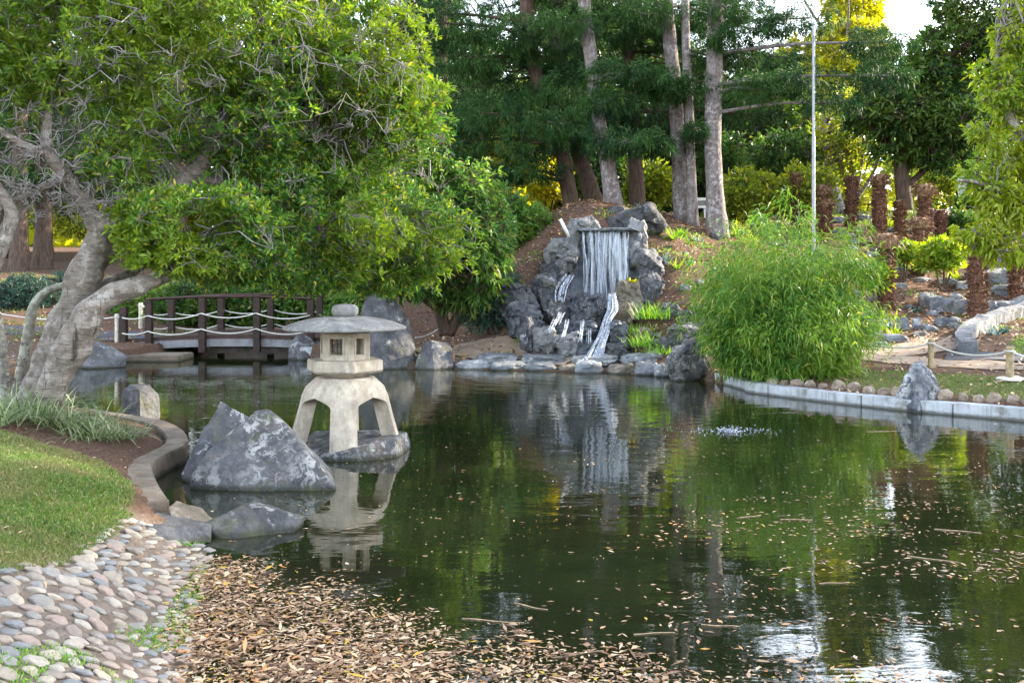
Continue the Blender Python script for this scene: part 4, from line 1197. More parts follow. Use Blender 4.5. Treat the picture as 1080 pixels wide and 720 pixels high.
bush('ferny dark bush at the far lawn edge', 1035, 215, 36, 26, 10, M['leaf_dark'], 200)

# ------------------------------------------------------------------ bamboo clump
def bamboo():
    bx, by = 4.35, 15.8
    zb = tz(bx, by)
    root = thing('bamboo_clump', 'big feathery bright green bamboo clump overhanging the pond kerb', 'bamboo', (bx, by, zb))
    culms = MB()
    Cs, Ds = [], []
    for i in range(230):
        th = rng.uniform(0, 2 * math.pi); q = math.sqrt(rng.random())
        b = np.array((math.cos(th) * q * .72, math.sin(th) * q * .5, 0))
        ln = rng.uniform(1.2, 3.05) * (1.1 - 0.25 * q) if i < 150 else rng.uniform(.7, 1.6)
        q = q if i < 150 else max(q, .8)
        od = np.array((math.cos(th), math.sin(th) * .8, 0))
        lean = q * (rng.uniform(.10, .32) if i < 150 else rng.uniform(.35, .75))
        pts = []
        for s in range(9):
            t = s / 8
            pts.append(b + od * ln * (lean * t + .19 * q * t ** 2.6) + np.array((0, 0, ln * (t * (1 - .25 * lean) - .20 * q * t ** 3))))
        if i < 90: culms.tube(pts, list(np.linspace(.011, .003, 9)), 5)
        pts = np.array(pts)
        for j in range(27):
            t = rng.uniform(.10, 1) ** (.8 if i < 150 else 1.0) * 7.999
            a = int(t); p = pts[a] * (1 - t + a) + pts[a + 1] * (t - a)
            side = unit(rng.normal(size=3) * np.array((1, 1, .5)) + od * .5)
            e = p + side * rng.uniform(.05, .34)
            k = 9
            Cs.append(e + rng.normal(size=(k, 3)) * .06)
            Ds.append(side * .6 + rng.normal(size=(k, 3)) * .6 + np.array((0, 0, -.30)))
    culms.build('culm', M['leaf_bamboo'], root)['kind'] = 'stuff'
    C = np.concatenate(Cs); D = np.concatenate(Ds)
    ok = C[:, 2] > 0.0
    C, D = C[ok], D[ok]
    link('foliage', mesh_quads('foliage', leaf_quads(C, D, rng.uniform(.09, .19, len(C)), rng.uniform(.014, .024, len(C)), .3)), M['leaf_bamboo'], root)


bamboo()
# ------------------------------------------------------------------ stone lantern
LX, LY = -1.72, 10.25


def lantern():
    s = LY / F
    def z(y): return EYE - (y - HY) * s
    base = z(467)
    root = thing('stone_lantern', 'pale stone snow viewing lantern with broad round roof on four arched legs', 'lantern', (LX, LY, base))
    H = z(398) - base
    # legs: four lofted sectors
    nu, nt = 10, 22
    rot = R(-90 + 8)
    legs_o = []
    crown = MB()
    def outer(t):   # t 0 top .. 1 bottom
        return 0.335 + 0.06 * min(1, t * 4) ** .6 + 0.165 * t ** 1.25
    t0 = 0.26
    def half(t):
        if t <= t0: return math.pi / 4
        q = (t - t0) / (1 - t0)
        e = 0.30 - 0.06 * q
        return e + (math.pi / 4 - e) * max(0.0, 1 - (q / 0.20)) ** 2.2
    for k in range(4):
        mb = MB()
        c = rot + k * math.pi / 2
        ts = [0.0] + [t0 * .5, t0] + [t0 + (1 - t0) * (j / (nt - 3)) ** 1.6 for j in range(1, nt - 2)]
        o, i_ = [], []
        for t in ts:
            w = half(t); ro = outer(t); ri = ro - 0.135 - 0.02 * t
            zz = H * (1 - t)
            if t < 1e-6: ro -= 0.035
            ra, rb = [], []
            for a in range(nu + 1):
                u = -1 + 2 * a / nu
                th = c + u * w
                rr = ro * (1 + 0.03 * math.cos(4 * (th - c)))
                ra.append((rr * math.cos(th), rr * math.sin(th), zz + (0 if t > .02 else 0.0)))
                rb.append((ri * math.cos(th), ri * math.sin(th), zz))
            o.append(ra); i_.append(rb)
        n = len(ts); m = nu + 1
        vs = [p for r in o for p in r] + [p for r in i_ for p in r]
        I = n * m
        fs = []
        for r in range(n - 1):
            for a in range(nu):
                fs.append((r * m + a, (r + 1) * m + a, (r + 1) * m + a + 1, r * m + a + 1))
                fs.append((I + r * m + a + 1, I + (r + 1) * m + a + 1, I + (r + 1) * m + a, I + r * m + a))
            for a, fl in ((0, 0), (nu, 1)):
                q = (r * m + a, I + r * m + a, I + (r + 1) * m + a, (r + 1) * m + a)
                if ts[r] >= t0 - 1e-6: fs.append(q if not fl else q[::-1])
        for a in range(nu):
            r = n - 1
            fs.append((r * m + a, I + r * m + a, I + r * m + a + 1, r * m + a + 1))
        mb.add(vs, fs)
        legs_o.append(mb.build('leg', M['cement'], root, smooth=False))
        me = legs_o[-1].data
        bm = bmesh.new(); bm.from_mesh(me); bmesh.ops.recalc_face_normals(bm, faces=bm.faces); bm.to_mesh(me); bm.free()
        me.polygons.foreach_set('use_smooth', np.ones(len(me.polygons), dtype=bool))
        me.set_sharp_from_angle(angle=R(40))
    mb = MB(); mb.lathe([(0.02, H - .10), (0.20, H - .10), (0.305, H - 0.03), (0.303, H + .004), (0.27, H + .014), (0.02, H + .015)], sides=40)
    mb.build('leg_top', M['cement'], root, smooth=True)
    # neck and hexagonal platform
    def hexa(mb_, r0, r1, z0, z1, rz):
        vs = []
        for r, zz in ((r0, z0), (r1, z1)):
            for k in range(6):
                th = rz + k * math.pi / 3
                vs.append((r * math.cos(th), r * math.sin(th), zz))
        return mb_.add(vs, [(0, 5, 4, 3, 2, 1), (6, 7, 8, 9, 10, 11)] + [(k, (k + 1) % 6, 6 + (k + 1) % 6, 6 + k) for k in range(6)])
    hz = R(-90 - 30 - 12)        # hexagon turned so that one face looks a little left of the camera
    zp0, zp1 = z(392) - base, z(378.5) - base
    mb = MB(); mb.lathe([(0.19, H + .012), (0.205, H + 0.03), (0.215, zp0 - .001)], sides=28)
    mb.build('neck', M['cement'], root, smooth=True)
    mb = MB(); hexa(mb, 0.375, 0.405, zp0, zp0 + .02, hz + R(4)); mb.build('platform_base', M['cement'], root)
    mb = MB(); hexa(mb, 0.407, 0.402, zp0 + .0205, zp1, hz + R(4)); mb.build('platform', M['cement'], root, bevel=0.008)
    # firebox: six framed faces around an open middle
    rb = 0.272; zb0, zb1 = zp1 + .001, z(350.5) - base
    hgt = zb1 - zb0
    box = MB(); rims = []; barl = []
    for k in range(6):
        a0, a1 = hz + k * math.pi / 3, hz + (k + 1) * math.pi / 3
        p0 = Vector((rb * math.cos(a0), rb * math.sin(a0), 0)); p1 = Vector((rb * math.cos(a1), rb * math.sin(a1), 0))
        ex = (p1 - p0).normalized(); nrm = Vector((math.cos((a0 + a1) / 2), math.sin((a0 + a1) / 2), 0))
        wd = (p1 - p0).length; T = 0.05
        rim = MB(); bars = MB()
        open_w = 0.145; lo, hi = hgt * .20, hgt * .82
        if k in (1, 3, 5): open_w = 0.105
        def slab(u0, u1, z0_, z1_, d0=0.0, d1=T, mbx=box):
            q = []
            for zz in (z0_, z1_):
                for u, dd in ((u0, d0), (u1, d0), (u1, d1), (u0, d1)):
                    uu = u
                    q.append(p0 + ex * uu - nrm * dd + Vector((0, 0, zb0 + zz)))
            mbx.add(q, [(3, 2, 1, 0), (4, 5, 6, 7), (0, 1, 5, 4), (1, 2, 6, 5), (2, 3, 7, 6), (3, 0, 4, 7)])
        sw = (wd - open_w) / 2
        slab(0.0, sw, lo, hi); slab(wd - sw, wd, lo, hi); slab(0.0, wd, 0, lo); slab(0.0, wd, hi, hgt)
        e = 0.012
        for (u0, u1, v0, v1) in ((sw - e, sw + .004, lo - e, hi + e), (wd - sw - .004, wd - sw + e, lo - e, hi + e), (sw + .004, wd - sw - .004, lo - e, lo + .004), (sw + .004, wd - sw - .004, hi - .004, hi + e)):
            slab(u0, u1, v0, v1, -0.006, 0.0008, rim)
        rims.append(rim)
        if k in (0, 2, 4):
            slab(wd / 2 - .006, wd / 2 + .006, lo, hi, .02, .032, bars); barl.append(bars)
            slab(sw, wd - sw, (lo + hi) / 2 - .006, (lo + hi) / 2 + .006, .0325, .044, bars)
    fb = box.build('firebox', M['cement'], root)
    for r_ in rims: r_.build('window_frame', M['cement'], fb)
    for b_ in barl: b_.build('window_bars', M['glass_dark'], fb)
    # roof and finial
    zr0 = z(349.5) - base
    prof = [(0.04, zr0 + .006), (0.28, zr0 + .004), (0.50, zr0 + .012), (0.612, zr0 + .018), (0.632, zr0 + .028), (0.628, zr0 + .046), (0.60, zr0 + .062), (0.52, zr0 + .092), (0.42, zr0 + .120), (0.32, zr0 + .140), (0.20, zr0 + .152), (0.15, zr0 + .156), (0.03, zr0 + .157)]
    mb = MB(); mb.lathe(prof, sides=64, wob=0.012)
    mb.build('roof', M['cement_top'], root, smooth=True)
    zf = zr0 + .152
    mb = MB(); mb.lathe([(0.11, zf), (0.128, zf + .02), (0.138, zf + .05), (0.134, zf + .09), (0.11, zf + .118), (0.06, zf + .130), (0.01, zf + .132)], sides=28, wob=0.06, seed=3)
    mb.build('finial', M['cement_top'], root, smooth=True)


lantern()
# lantern islet and the boulders round it
def hull_rock(name, label, pts, mat, cuts=6, amp=0.03, smooth=1, seed=1.0, freq=3.0, base=None, cat='rock', group=None):
    me = rock_mesh(name, [tuple(Vector(p) - Vector(base)) for p in pts], cuts, amp, smooth, seed, None, freq)
    return tag(link(name, me, mat, None, base), label, cat, group)


def Z0(px, py, z=0.0):
    Y = F * (EYE - z) / (py - HY)
    return P(px, py, Y)


zi = EYE - (462 - HY) * LY / F
hull_rock('rock', 'low flat topped rock in the water carrying the stone lantern',
          [(LX - .52, LY - .22, -.12), (LX - .30, LY - .62, -.12), (LX + .25, LY - .66, -.12), (LX + .60, LY - .40, -.12), (LX + .66, LY + .2, -.12), (LX + .3, LY + .62, -.12), (LX - .4, LY + .5, -.12),
           (LX - .54, LY - .15, zi - .08), (LX - .28, LY - .54, zi - .10), (LX + .22, LY - .60, zi - .02), (LX + .56, LY - .36, zi + .04), (LX + .62, LY + .2, zi + .02), (LX + .3, LY + .55, zi), (LX - .4, LY + .45, zi)],
          M['rock_lichen'], 6, .018, 1, 4.0, base=(LX, LY, -.1))
a = P(283, 431, 8.75)
hull_rock('rock', 'big pyramid shaped lichen mottled rock standing in shallow water before the lantern',
          [Z0(196, 515) + Vector((0, 0, -.1)), Z0(357, 517) + Vector((0, 0, -.1)), Z0(280, 519) + Vector((0, 0, -.1)), Z0(350, 505) + Vector((.02, .45, -.1)), Z0(205, 500) + Vector((0, .5, -.1)),
           a, a + Vector((-.13, .10, -.03)), P(215, 480, 8.45), P(203, 500, 8.4), P(246, 455, 8.7), P(330, 478, 8.65), P(352, 510, 8.35), a + Vector((.05, .4, -.25))],
          M['rock_lichen'], 7, .015, 1, 2.0, base=(a.x, 8.6, -.1))
a = P(232, 422, 9.2)
hull_rock('rock', 'bluish pointed rock partly hidden behind the big pyramid rock',
          [P(192, 500, 8.75), P(194, 514, 8.7), P(205, 515, 8.6), P(206, 470, 8.9), a, P(238, 424, 9.25), P(265, 440, 9.25), P(290, 470, 9.2), P(300, 515, 9.1), P(240, 470, 9.9), P(215, 500, 9.7)],
          M['rock'], 6, .02, 1, 5.0, base=(a.x, 9.1, 0))
w = Z0(255, 570)
hull_rock('rock', 'smooth low blue grey rock half sunk at the waterline before the pyramid rock',
          [Z0(216, 566) + Vector((0, 0, -.08)), Z0(300, 566) + Vector((0, 0, -.08)), Z0(318, 550) + Vector((0, 0, -.06)), Z0(250, 571) + Vector((0, 0, -.08)), P(216, 553, 6.9), P(240, 540, 7.0), P(266, 529, 7.1), P(292, 535, 7.15), P(318, 546, 7.1), Z0(225, 548), Z0(300, 540)],
          M['rock'], 6, .022, 2, 7.0, base=(w.x, w.y, 0))
w = Z0(175, 562)
hull_rock('rock', 'flat slate grey rock lying at the end of the kerb above the cobbles',
          [P(150, 560, 6.55), P(152, 547, 6.8), P(165, 540, 7.0), P(196, 545, 6.95), P(222, 553, 6.85), P(222, 565, 6.75), P(190, 568, 6.6), P(180, 556, 6.7), P(150, 565, 6.55), P(222, 572, 6.7), P(170, 574, 6.5)],
          M['rock'], 5, .02, 1, 8.0, base=(w.x, w.y, 0.02))
w = Z0(200, 545)
hull_rock('rock', 'flat brown slab between the kerb end and the pyramid rock',
          [P(178, 534, 7.05), P(186, 528, 7.2), P(212, 535, 7.25), P(226, 548, 7.05), P(200, 547, 6.95), P(180, 543, 6.95), P(226, 553, 7.0), P(180, 550, 6.9), P(212, 545, 7.25)],
          M['rock_warm'], 5, .02, 1, 9.0, base=(w.x, w.y, 0.02))
w = P(148, 425, 12.2)
hull_rock('rock', 'stubby dark column like rock in the water behind the lawn corner',
          [P(129, 447, 12.2), P(167, 447, 12.2), P(129, 412, 12.2), P(137, 406, 12.3), P(158, 407, 12.3), P(167, 418, 12.2), P(148, 449, 11.9), P(147, 410, 11.95), P(130, 440, 12.7), P(165, 440, 12.7), P(148, 408, 12.7)],
          M['rock'], 5, .03, 1, 10.0, base=(w.x, w.y, 0))
# far bank rocks on the left
w = P(405, 388, 19.4)
hull_rock('rock', 'tall standing dark blue rock on the far shore behind the lantern',
          [P(376, 392, 19.3), P(437, 392, 19.2), P(378, 350, 19.4), P(383, 322, 19.5), P(393, 306, 19.6), P(402, 304, 19.6), P(415, 312, 19.6), P(430, 335, 19.5), P(437, 365, 19.4), P(405, 392, 18.95), P(408, 330, 19.2), P(380, 388, 20.2), P(430, 388, 20.2), P(405, 312, 20.1)],
          M['rock'], 6, .025, 1, 11.0, base=(w.x, w.y, 0))
w = P(457, 388, 19.1)
hull_rock('rock', 'smaller grey rock with sloping top right of the standing rock',
          [P(437, 392, 19.1), P(477, 391, 19.1), P(440, 378, 19.1), P(448, 360, 19.2), P(455, 359, 19.2), P(474, 362, 19.4), P(478, 378, 19.2), P(458, 392, 18.85), P(440, 388, 19.6), P(475, 388, 19.7)],
          M['rock'], 5, .025, 1, 12.0, base=(w.x, w.y, 0))
w = P(104, 372, 20.0)
hull_rock('rock', 'broad low dark blue boulder on the far shore left of the bridge',
          [P(60, 388, 19.4), P(132, 387, 19.4), P(66, 372, 19.6), P(76, 358, 19.9), P(92, 356, 20.0), P(112, 364, 20.0), P(133, 376, 19.7), P(95, 389, 19.1), P(70, 380, 20.6), P(130, 380, 20.6), P(95, 358, 20.4)],
          M['rock'], 6, .03, 1, 13.0, base=(w.x, w.y, 0))
w = P(315, 366, 21.2)
hull_rock('rock', 'dark rock at the right foot of the bridge beside the lantern roof',
          [P(303, 383, 21.2), P(334, 383, 21.2), P(306, 362, 21.3), P(314, 352, 21.4), P(326, 354, 21.4), P(334, 366, 21.3), P(318, 383, 20.9), P(306, 380, 21.8), P(332, 380, 21.8)],
          M['rock'], 5, .03, 1, 14.0, base=(w.x, w.y, 0))
# pointed rock in the water on the right
w = Z0(970, 432)
hull_rock('rock', 'pointed white veined blue rock standing in water before the right kerb',
          [P(946, 435, 13.3), P(994, 435, 13.3), P(947, 415, 13.3), P(953, 396, 13.3), P(964, 382, 13.35), P(972, 381, 13.35), P(983, 392, 13.35), P(993, 412, 13.3), P(970, 436, 13.0), P(968, 396, 13.1), P(950, 430, 13.75), P(990, 430, 13.75), P(970, 388, 13.6)],
          M['rock_white'], 6, .03, 1, 15.0, base=(w.x, w.y + .1, 0))
# left abutment and footings by the bridge
def slab_box(name, label, c, size, mat, rz=0.0, cat='slab', bevel=.02, kind=None, group=None):
    mb = MB(); mb.box((0, 0, 0), size, rz)
    o = mb.build(name, mat, None, loc=c, bevel=bevel)
    return tag(o, label, cat, group, kind)


slab_box('abutment', 'pale concrete abutment block at the left bridge end', (-7.65, 21.1, -.08), (1.5, 1.0, .42), M['kerb'], cat='abutment')
slab_box('abutment', 'pale concrete abutment under the right bridge end', (-4.25, 21.9, .02), (.5, 1.6, .5), M['kerb_face'], cat='abutment')
slab_box('retaining_wall', 'low concrete wall closing the channel beneath the bridge', (-5.9, 25.0, .1), (3.6, .4, .75), M['kerb'], cat='wall')


# ------------------------------------------------------------------ arched footbridge
def bridge():
    yn, yf = 22.0, 24.0
    x0, x1 = -8.55, -4.05
    xm = (x0 + x1) / 2 + .2
    def top(x): return 0.34 + 0.11 * max(0, 1 - ((x - xm) / 2.5) ** 2)
    root = thing('footbridge', 'small arched footbridge with dark posts and white rope rails', 'bridge', (xm, 23.0, 0.3))
    o = root.location
    N = 24
    def strip(y0, y1, dz0, dz1, name, mat):
        vs, fs = [], []
        for i in range(N + 1):
            x = x0 + (x1 - x0) * i / N
            for y, dz in ((y0, dz0), (y0, dz1), (y1, dz1), (y1, dz0)):
                vs.append((x - o.x, y - o.y, top(x) + dz - o.z))
        for i in range(N):
            for k in range(4):
                k2 = (k + 1) % 4
                fs.append((i * 4 + k, (i + 1) * 4 + k, (i + 1) * 4 + k2, i * 4 + k2))
        fs.append((3, 2, 1, 0)); fs.append(tuple(N * 4 + k for k in range(4)))
        mb = MB(); mb.add(vs, fs)
        return mb.build(name, mat, root)
    strip(yn + .06, yf - .06, -.10, 0.0, 'deck', M['wood_rail'])
    for y in (yn, yf):
        strip(y - .05, y + .055, -.22, -.045, 'fascia', M['fascia'])
        strip(y - .07, y + .07, -.044, .035, 'edge_board', M['wood_rail'])
    for sgn, y in ((1, yn - .13), (-1, yf + .13)):
        pxs = [-8.53, -7.97, -6.80, -5.60, -4.42] if sgn == 1 else [-8.80, -8.25, -7.05, -5.85, -4.66, -4.1]
        tops = []
        for i, x in enumerate(pxs):
            zt = top(x) + (.86 if i else .74); zb = top(x) - .34
            mb = MB(); mb.box((x - o.x, y - o.y, (zt + zb) / 2 - o.z), (.145, .145, zt - zb))
            mb.build('post', M['wood_dark'], root, bevel=.008)
            tops.append((x, zt))
        # rail over the post tops
        for (xa, za), (xb, zb_) in zip(tops[1:-1], tops[2:]):
            mb = MB(); mb.tube([(xa - o.x, y - o.y, za + .022 - o.z), (xb - o.x, y - o.y, zb_ + .022 - o.z)], [.03, .03], 4)
            mb.build('rail', M['wood_rail'], root)
        for lvl in (.52, .18):
            for xa, xb in zip(pxs[:-1], pxs[1:]):
                q = []
                for j in range(9):
                    u = j / 8
                    x = xa + (xb - xa) * u
                    za = top(xa) + lvl; zb_ = top(xb) + lvl
                    q.append((x - o.x, y - .09 * sgn - o.y, za + (zb_ - za) * u - .085 * 4 * u * (1 - u) * (xb - xa) - o.z))
                mb = MB(); mb.tube(q, [.015] * 9, 6); mb.build('rope', M['rope'], root, smooth=True)


bridge()


# ------------------------------------------------------------------ rope fence posts and their ropes
def post(label, x, y, h, r, mat, name='fence_post', foot=False, group=None):
    z = tz(x, y)
    root = thing(name, label, 'post', (x, y, z), 0, group)
    mb = MB(); mb.lathe([(r, -.1), (r * 1.02, .02), (r * .97, h * .5), (r, h - .012), (r * .75, h), (.005, h + .002)], sides=14, wob=.05, seed=x)
    mb.build('shaft', mat, root, smooth=True)
    if foot:
        me = rock_mesh('footing', boulder_hull(14, .8, 5), 3, .05, 1, 1.0, (.38, .26, .10))
        link('footing', me, M['white_rock'], root, (0.0, 0.0, -.02))
    mb = MB(); mb.tube([(math.cos(k) * (r + .012), math.sin(k) * (r + .012), h - .07 + .0) for k in np.linspace(0, 2 * math.pi, 13)], [.013] * 13, 6)
    mb.build('rope_loop', M['rope'], root, smooth=True)
    return Vector((x, y, z + h - .07))


def rope(label, a, b, sag, r=.016, group=None):
    q = [a + (b - a) * (j / 14) + Vector((0, 0, -sag * 4 * (j / 14) * (1 - j / 14))) for j in range(15)]
    mb = MB(); mb.tube([p - a for p in q], [r] * 15, 6)
    return tag(mb.build('rope', M['rope'], None, smooth=True, loc=a), label, 'rope', group)


p1 = G(982, 388); p2 = G(1065, 402)
ta = post('wooden rope post behind the pointed rock at the right path', p1.x, p1.y, .46, .045, M['post_wood'])
tb = post('wooden rope post with white footing nearest the right frame edge', p2.x, p2.y, .50, .055, M['post_wood'], foot=True)
p0 = G(905, 385)
t0_ = post('wooden rope post hidden among bamboo leaves at the right', p0.x, p0.y, .48, .045, M['post_wood'])
tcx = G(1170, 418); t3 = post('wooden rope post beyond the right frame edge', tcx.x, tcx.y, .5, .05, M['post_wood'])
rope('sagging white rope between bamboo and the first wooden post', t0_, ta, .10)
rope('sagging white rope between the two wooden posts by the right path', ta, tb, .12)
rope('sagging white rope running off the right frame edge', tb, t3, .10)
pl = [G(118, 361), G(139, 361)]
q1 = post('pale rope post at the left end of the bridge', pl[0].x, 21.9, .62, .05, M['post_pale'])
q2 = post('pale rope post on the far side of the bridge left end', -9.1, 24.4, .62, .05, M['post_pale'])
q0 = post('pale rope post beside the asphalt path at the left edge', -11.6, 21.6, .62, .055, M['post_pale'])
rope('white rope along the asphalt path left of the bridge', q0, q1, .14)
rope('short white rope joining pale post and bridge post', q1, Vector((-8.6, 21.85, q1.z + .05)), .05)
rope('white rope tied to the far side post of the bridge', q2, Vector((-8.9, 24.2, q2.z)), .03)
pr = G(469, 357)
r1 = post('pale rope post on the far shore right of the small grey rock', pr.x, pr.y, .40, .045, M['post_pale'])
rope('white rope from the far shore post towards the standing rock', r1, P(438, 356, 21.0), .08)

# ------------------------------------------------------------------ tall pole, sign board, white pillar
px_ = P(858, 240, 23.5)
zb = tz(px_.x, 23.5)
root = thing('pole', 'tall thin grey steel pole rising behind the bamboo', 'pole', (px_.x, 23.5, zb))
zt = EYE + (HY - 26) * 23.5 / F - zb
mb = MB(); mb.lathe([(.042, -.2), (.042, zt * .55), (.034, zt * .551), (.034, zt), (.005, zt + .005)], sides=16); mb.build('shaft', M['steel'], root, smooth=False)
mb = MB(); mb.lathe([(.044, zt - .02), (.046, zt + .02), (.036, zt + .05), (.01, zt + .06)], sides=16); mb.build('cap', M['steel'], root, smooth=True)
mb = MB(); mb.box((0, -.055, zt - .35), (.03, .05, .14)); mb.build('cleat', M['steel'], root)

Ys = 27.2
c = P(739, 214, Ys); s_ = Ys / F
root = thing('sign_board', 'small white framed sign with grey panel between pine trunks', 'sign', (c.x, Ys, tz(c.x, Ys)))
o = root.location
zc_ = c.z - o.z
mb = MB()
w_, h_ = 16 * s_, 10 * s_
for (dx, dz, sx, sz) in ((0, h_ / 2 - .03, w_, .08), (0, -h_ / 2 + .02, w_, .07), (-w_ / 2 + .03, 0, .06, h_ - .14), (w_ / 2 - .03, 0, .06, h_ - .14)):
    mb.box((dx, 0, zc_ + dz), (sx, .06, sz))
mb.build('frame', M['white_paint'], root)
mb = MB(); mb.box((0, .02, zc_), (w_ - .12, .02, h_ - .14)); mb.build('panel', M['grey_panel'], root)
for dx in (-.09, .12):
    mb = MB(); mb.box((dx, .05, (zc_ - h_ / 2) / 2 - .05), (.045, .045, zc_ - h_ / 2 + .1)); mb.build('leg', M['white_paint'], root)
c = P(1015, 215, 44); zb = tz(c.x, 44)
root = thing('pillar', 'white pillar far across the lawn under the trees', 'pillar', (c.x, 44, zb))
mb = MB(); mb.box((0, 0, 1.0), (.26, .26, 2.2)); mb.build('shaft', M['white_paint'], root)
mb = MB(); mb.box((0, 0, 2.16), (.28, .28, .1)); mb.build('cap', M['white_paint'], root)


# ------------------------------------------------------------------ waterfall
def wf_Y(y): return 19.5 + (372 - y) / 122 * 2.3


zl = P(0, 244, 21.75).z
hull_rock('rock', 'dark wet rock face behind the falling water', [P(596, 372, 20.6), P(676, 372, 20.6), P(600, 246, 21.95), P(676, 246, 21.95), P(598, 330, 21.2), P(672, 320, 21.2), P(600, 246, 23.0), P(676, 246, 23.0), P(600, 372, 23), P(676, 372, 23), P(610, 300, 21.5), P(664, 300, 21.5)], M['rock_wet'], 7, .02, 1, 21.0, base=(1.8, 21.9, .2))
me = rock_mesh('lip_slab', boulder_hull(18, .5, 3), 4, .02, 1, 2.0, (1.35, .8, .09))
tag(link('lip_slab', me, M['slab'], None, (P(640, 0, 21.7).x, 21.62, zl - .02)), 'thin flat stone slab forming the lip of the waterfall', 'slab')
W = M['rock']; WL = M['rock_light']; WW = M['rock_wet']
spec = [
    (598, 633, 228, 256, 21.8, WL, 'rounded pale boulder left of the waterfall lip'),
    (640, 704, 213, 256, 22.9, W, 'largest grey boulder crowning the waterfall'),
    (661, 684, 229, 270, 21.45, WL, 'upright sandy boulder right of the waterfall lip'),
    (666, 701, 262, 294, 21.2, W, 'bluish boulder at the right side of the falling water'),
    (672, 702, 284, 318, 20.9, W, 'dark folded boulder low on the right side of the fall'),
    (574, 614, 249, 284, 21.4, WL, 'slanting pale boulder on the upper left of the fall'),
    (570, 600, 272, 304, 21.2, W, 'grey boulder below the slanting pale one on the left'),
    (560, 590, 288, 316, 20.9, W, 'mid grey boulder stepping down the left side'),
    (526, 566, 299, 330, 20.7, W, 'pale faced boulder at the far left of the waterfall'),
    (529, 575, 318, 354, 20.3, WW, 'dark overhanging boulder at the lower left of the waterfall'),
    (571, 603, 304, 342, 20.6, W, 'big blue grey boulder left of the cascade steps'),
    (562, 589, 345, 371, 19.6, WL, 'round whitish boulder at the foot, left of the pair'),
    (587, 615, 350, 375, 19.55, WL, 'round whitish boulder at the foot, right of the pair'),
    (598, 629, 312, 346, 20.5, WW, 'dark wet boulder in the middle of the cascade'),
    (614, 640, 309, 340, 20.6, WW, 'wet boulder directly under the falling water'),
    (640, 672, 320, 354, 20.3, M['rock_warm'], 'brown slab rock right of the cascade'),
    (650, 680, 296, 332, 20.7, M['rock_warm'], 'brown wet rock behind the fern tuft on the right'),
    (546, 564, 334, 366, 19.8, W, 'narrow upright stone at the left foot of the fall'),
    (608, 636, 360, 377, 19.4, WW, 'low wet stone at the foot of the cascade'),
    (634, 668, 362, 378, 19.35, W, 'flat stone right of the cascade foot'),
    (574, 640, 338, 366, 20.0, WW, 'long dark ledge under the lower cascade steps'),
    (641, 664, 338, 364, 19.8, WW, 'small blue wet stone right of the white water'),
    (703, 754, 357, 408, 17.0, M['rock_lichen'], 'large lichen streaked rock on the shore left of the bamboo'),
    (707, 757, 341, 362, 19.0, W, 'long flat ledge stone above the shore rock'),
    (696, 712, 356, 370, 18.8, W, 'dark blue round stone beside the grass tufts'),
    (715, 732, 326, 340, 19.8, W, 'grey stone on the dirt right of the fall'),
    (733, 750, 320, 338, 20.0, WL, 'pale stone on the dirt right of the fall'),
    (697, 717, 320, 338, 20.2, W, 'squat stone below the dirt slope'),
    (742, 762, 332, 348, 19.4, WL, 'pale broad stone half under the bamboo'),
    (668, 690, 346, 362, 19.6, M['rock_warm'], 'brown stone under the long grass tuft'),
    (684, 706, 358, 374, 19.2, W, 'small grey stone at the path edge'),
    (750, 762, 246, 256, 24.5, W, 'small grey stone at the foot of the spotted pine'),
]
for i, (x0, x1, y0, y1, Y, m, lab) in enumerate(spec):
    rock_px(x0 - 1, x1 + 1, y0 - 1, y1 + 2, Y, m, lab, name='boulder', cat='boulder', deep=.9, sink=.15, box=.55, amp=.06, cuts=7 if (x1 - x0) > 24 else 6, n=11, smooth=0, frac=.12)
# white pipe
mb = MB(); a_ = P(600, 250, 21.5); b_ = P(591, 231, 21.5)
mb.tube([(0, 0, 0), tuple(b_ - a_)], [.035, .035], 12)
tag(mb.build('pipe', M['white_paint'], None, smooth=True, loc=a_), 'white plastic pipe poking out left of the waterfall', 'pipe')

# falling water
t = NT('falling_water')
v = t.coords(False)
mp = t.n('ShaderNodeMapping'); mp.inputs['Scale'].default_value = (34, 34, 1.3); t.l(v, mp.inputs[0])
nn = t.noise(mp.outputs[0], 1.0, 4, 0.6)
alpha = t.ramp(nn, [(0.38, 0.02), (0.66, 0.62)])
tr = t.n('ShaderNodeBsdfTransparent')
pr_ = t.principled((0.58, 0.64, 0.74), 0.25, None, 0.5)
mx = t.n('ShaderNodeMixShader'); t.l(alpha, mx.inputs[0]); t.l(tr.outputs[0], mx.inputs[1]); t.l(pr_, mx.inputs[2])
M['fall'] = t.done(mx.outputs[0])

root = thing('waterfall', 'white water falling in thin strands over the rock lip', 'waterfall', (P(638, 0, 21.4).x, 21.4, zl))
o = root.location
fall = MB()
rr = random.Random(4)
x_l, x_r = P(611, 0, 21.4).x, P(664, 0, 21.4).x
zbot = P(0, 340, 20.8).z
for i in range(34):
    u = rr.random()
    if rr.random() < .72: u = rr.choice([.06, .24, .38, .46, .62, .80, .90]) + rr.gauss(0, .022)
    u = min(max(u, 0), 1)
    x = x_l + (x_r - x_l) * u
    dep = rr.uniform(0, .14)
    wdt = rr.choice([.004, .006, .008, .010, .014, .02])
    endz = zl - (zl - zbot) * rr.uniform(.62, 1.0)
    pts, rad = [], []
    n = 12
    ph = rr.uniform(0, 6)
    for j in range(n + 1):
        q = j / n
        zz = zl + .012 + (endz - zl) * q
        pts.append((x + .018 * math.sin(ph + q * 6) + (x - o.x) * -.10 * q - o.x, 21.42 - .26 * math.sqrt(q) - dep * (1 - .3 * q) - o.y, zz - o.z))
        rad.append(wdt * (.75 + .5 * q + .2 * math.sin(ph * 3 + q * 14)))
    fall.tube(pts, rad, 6)
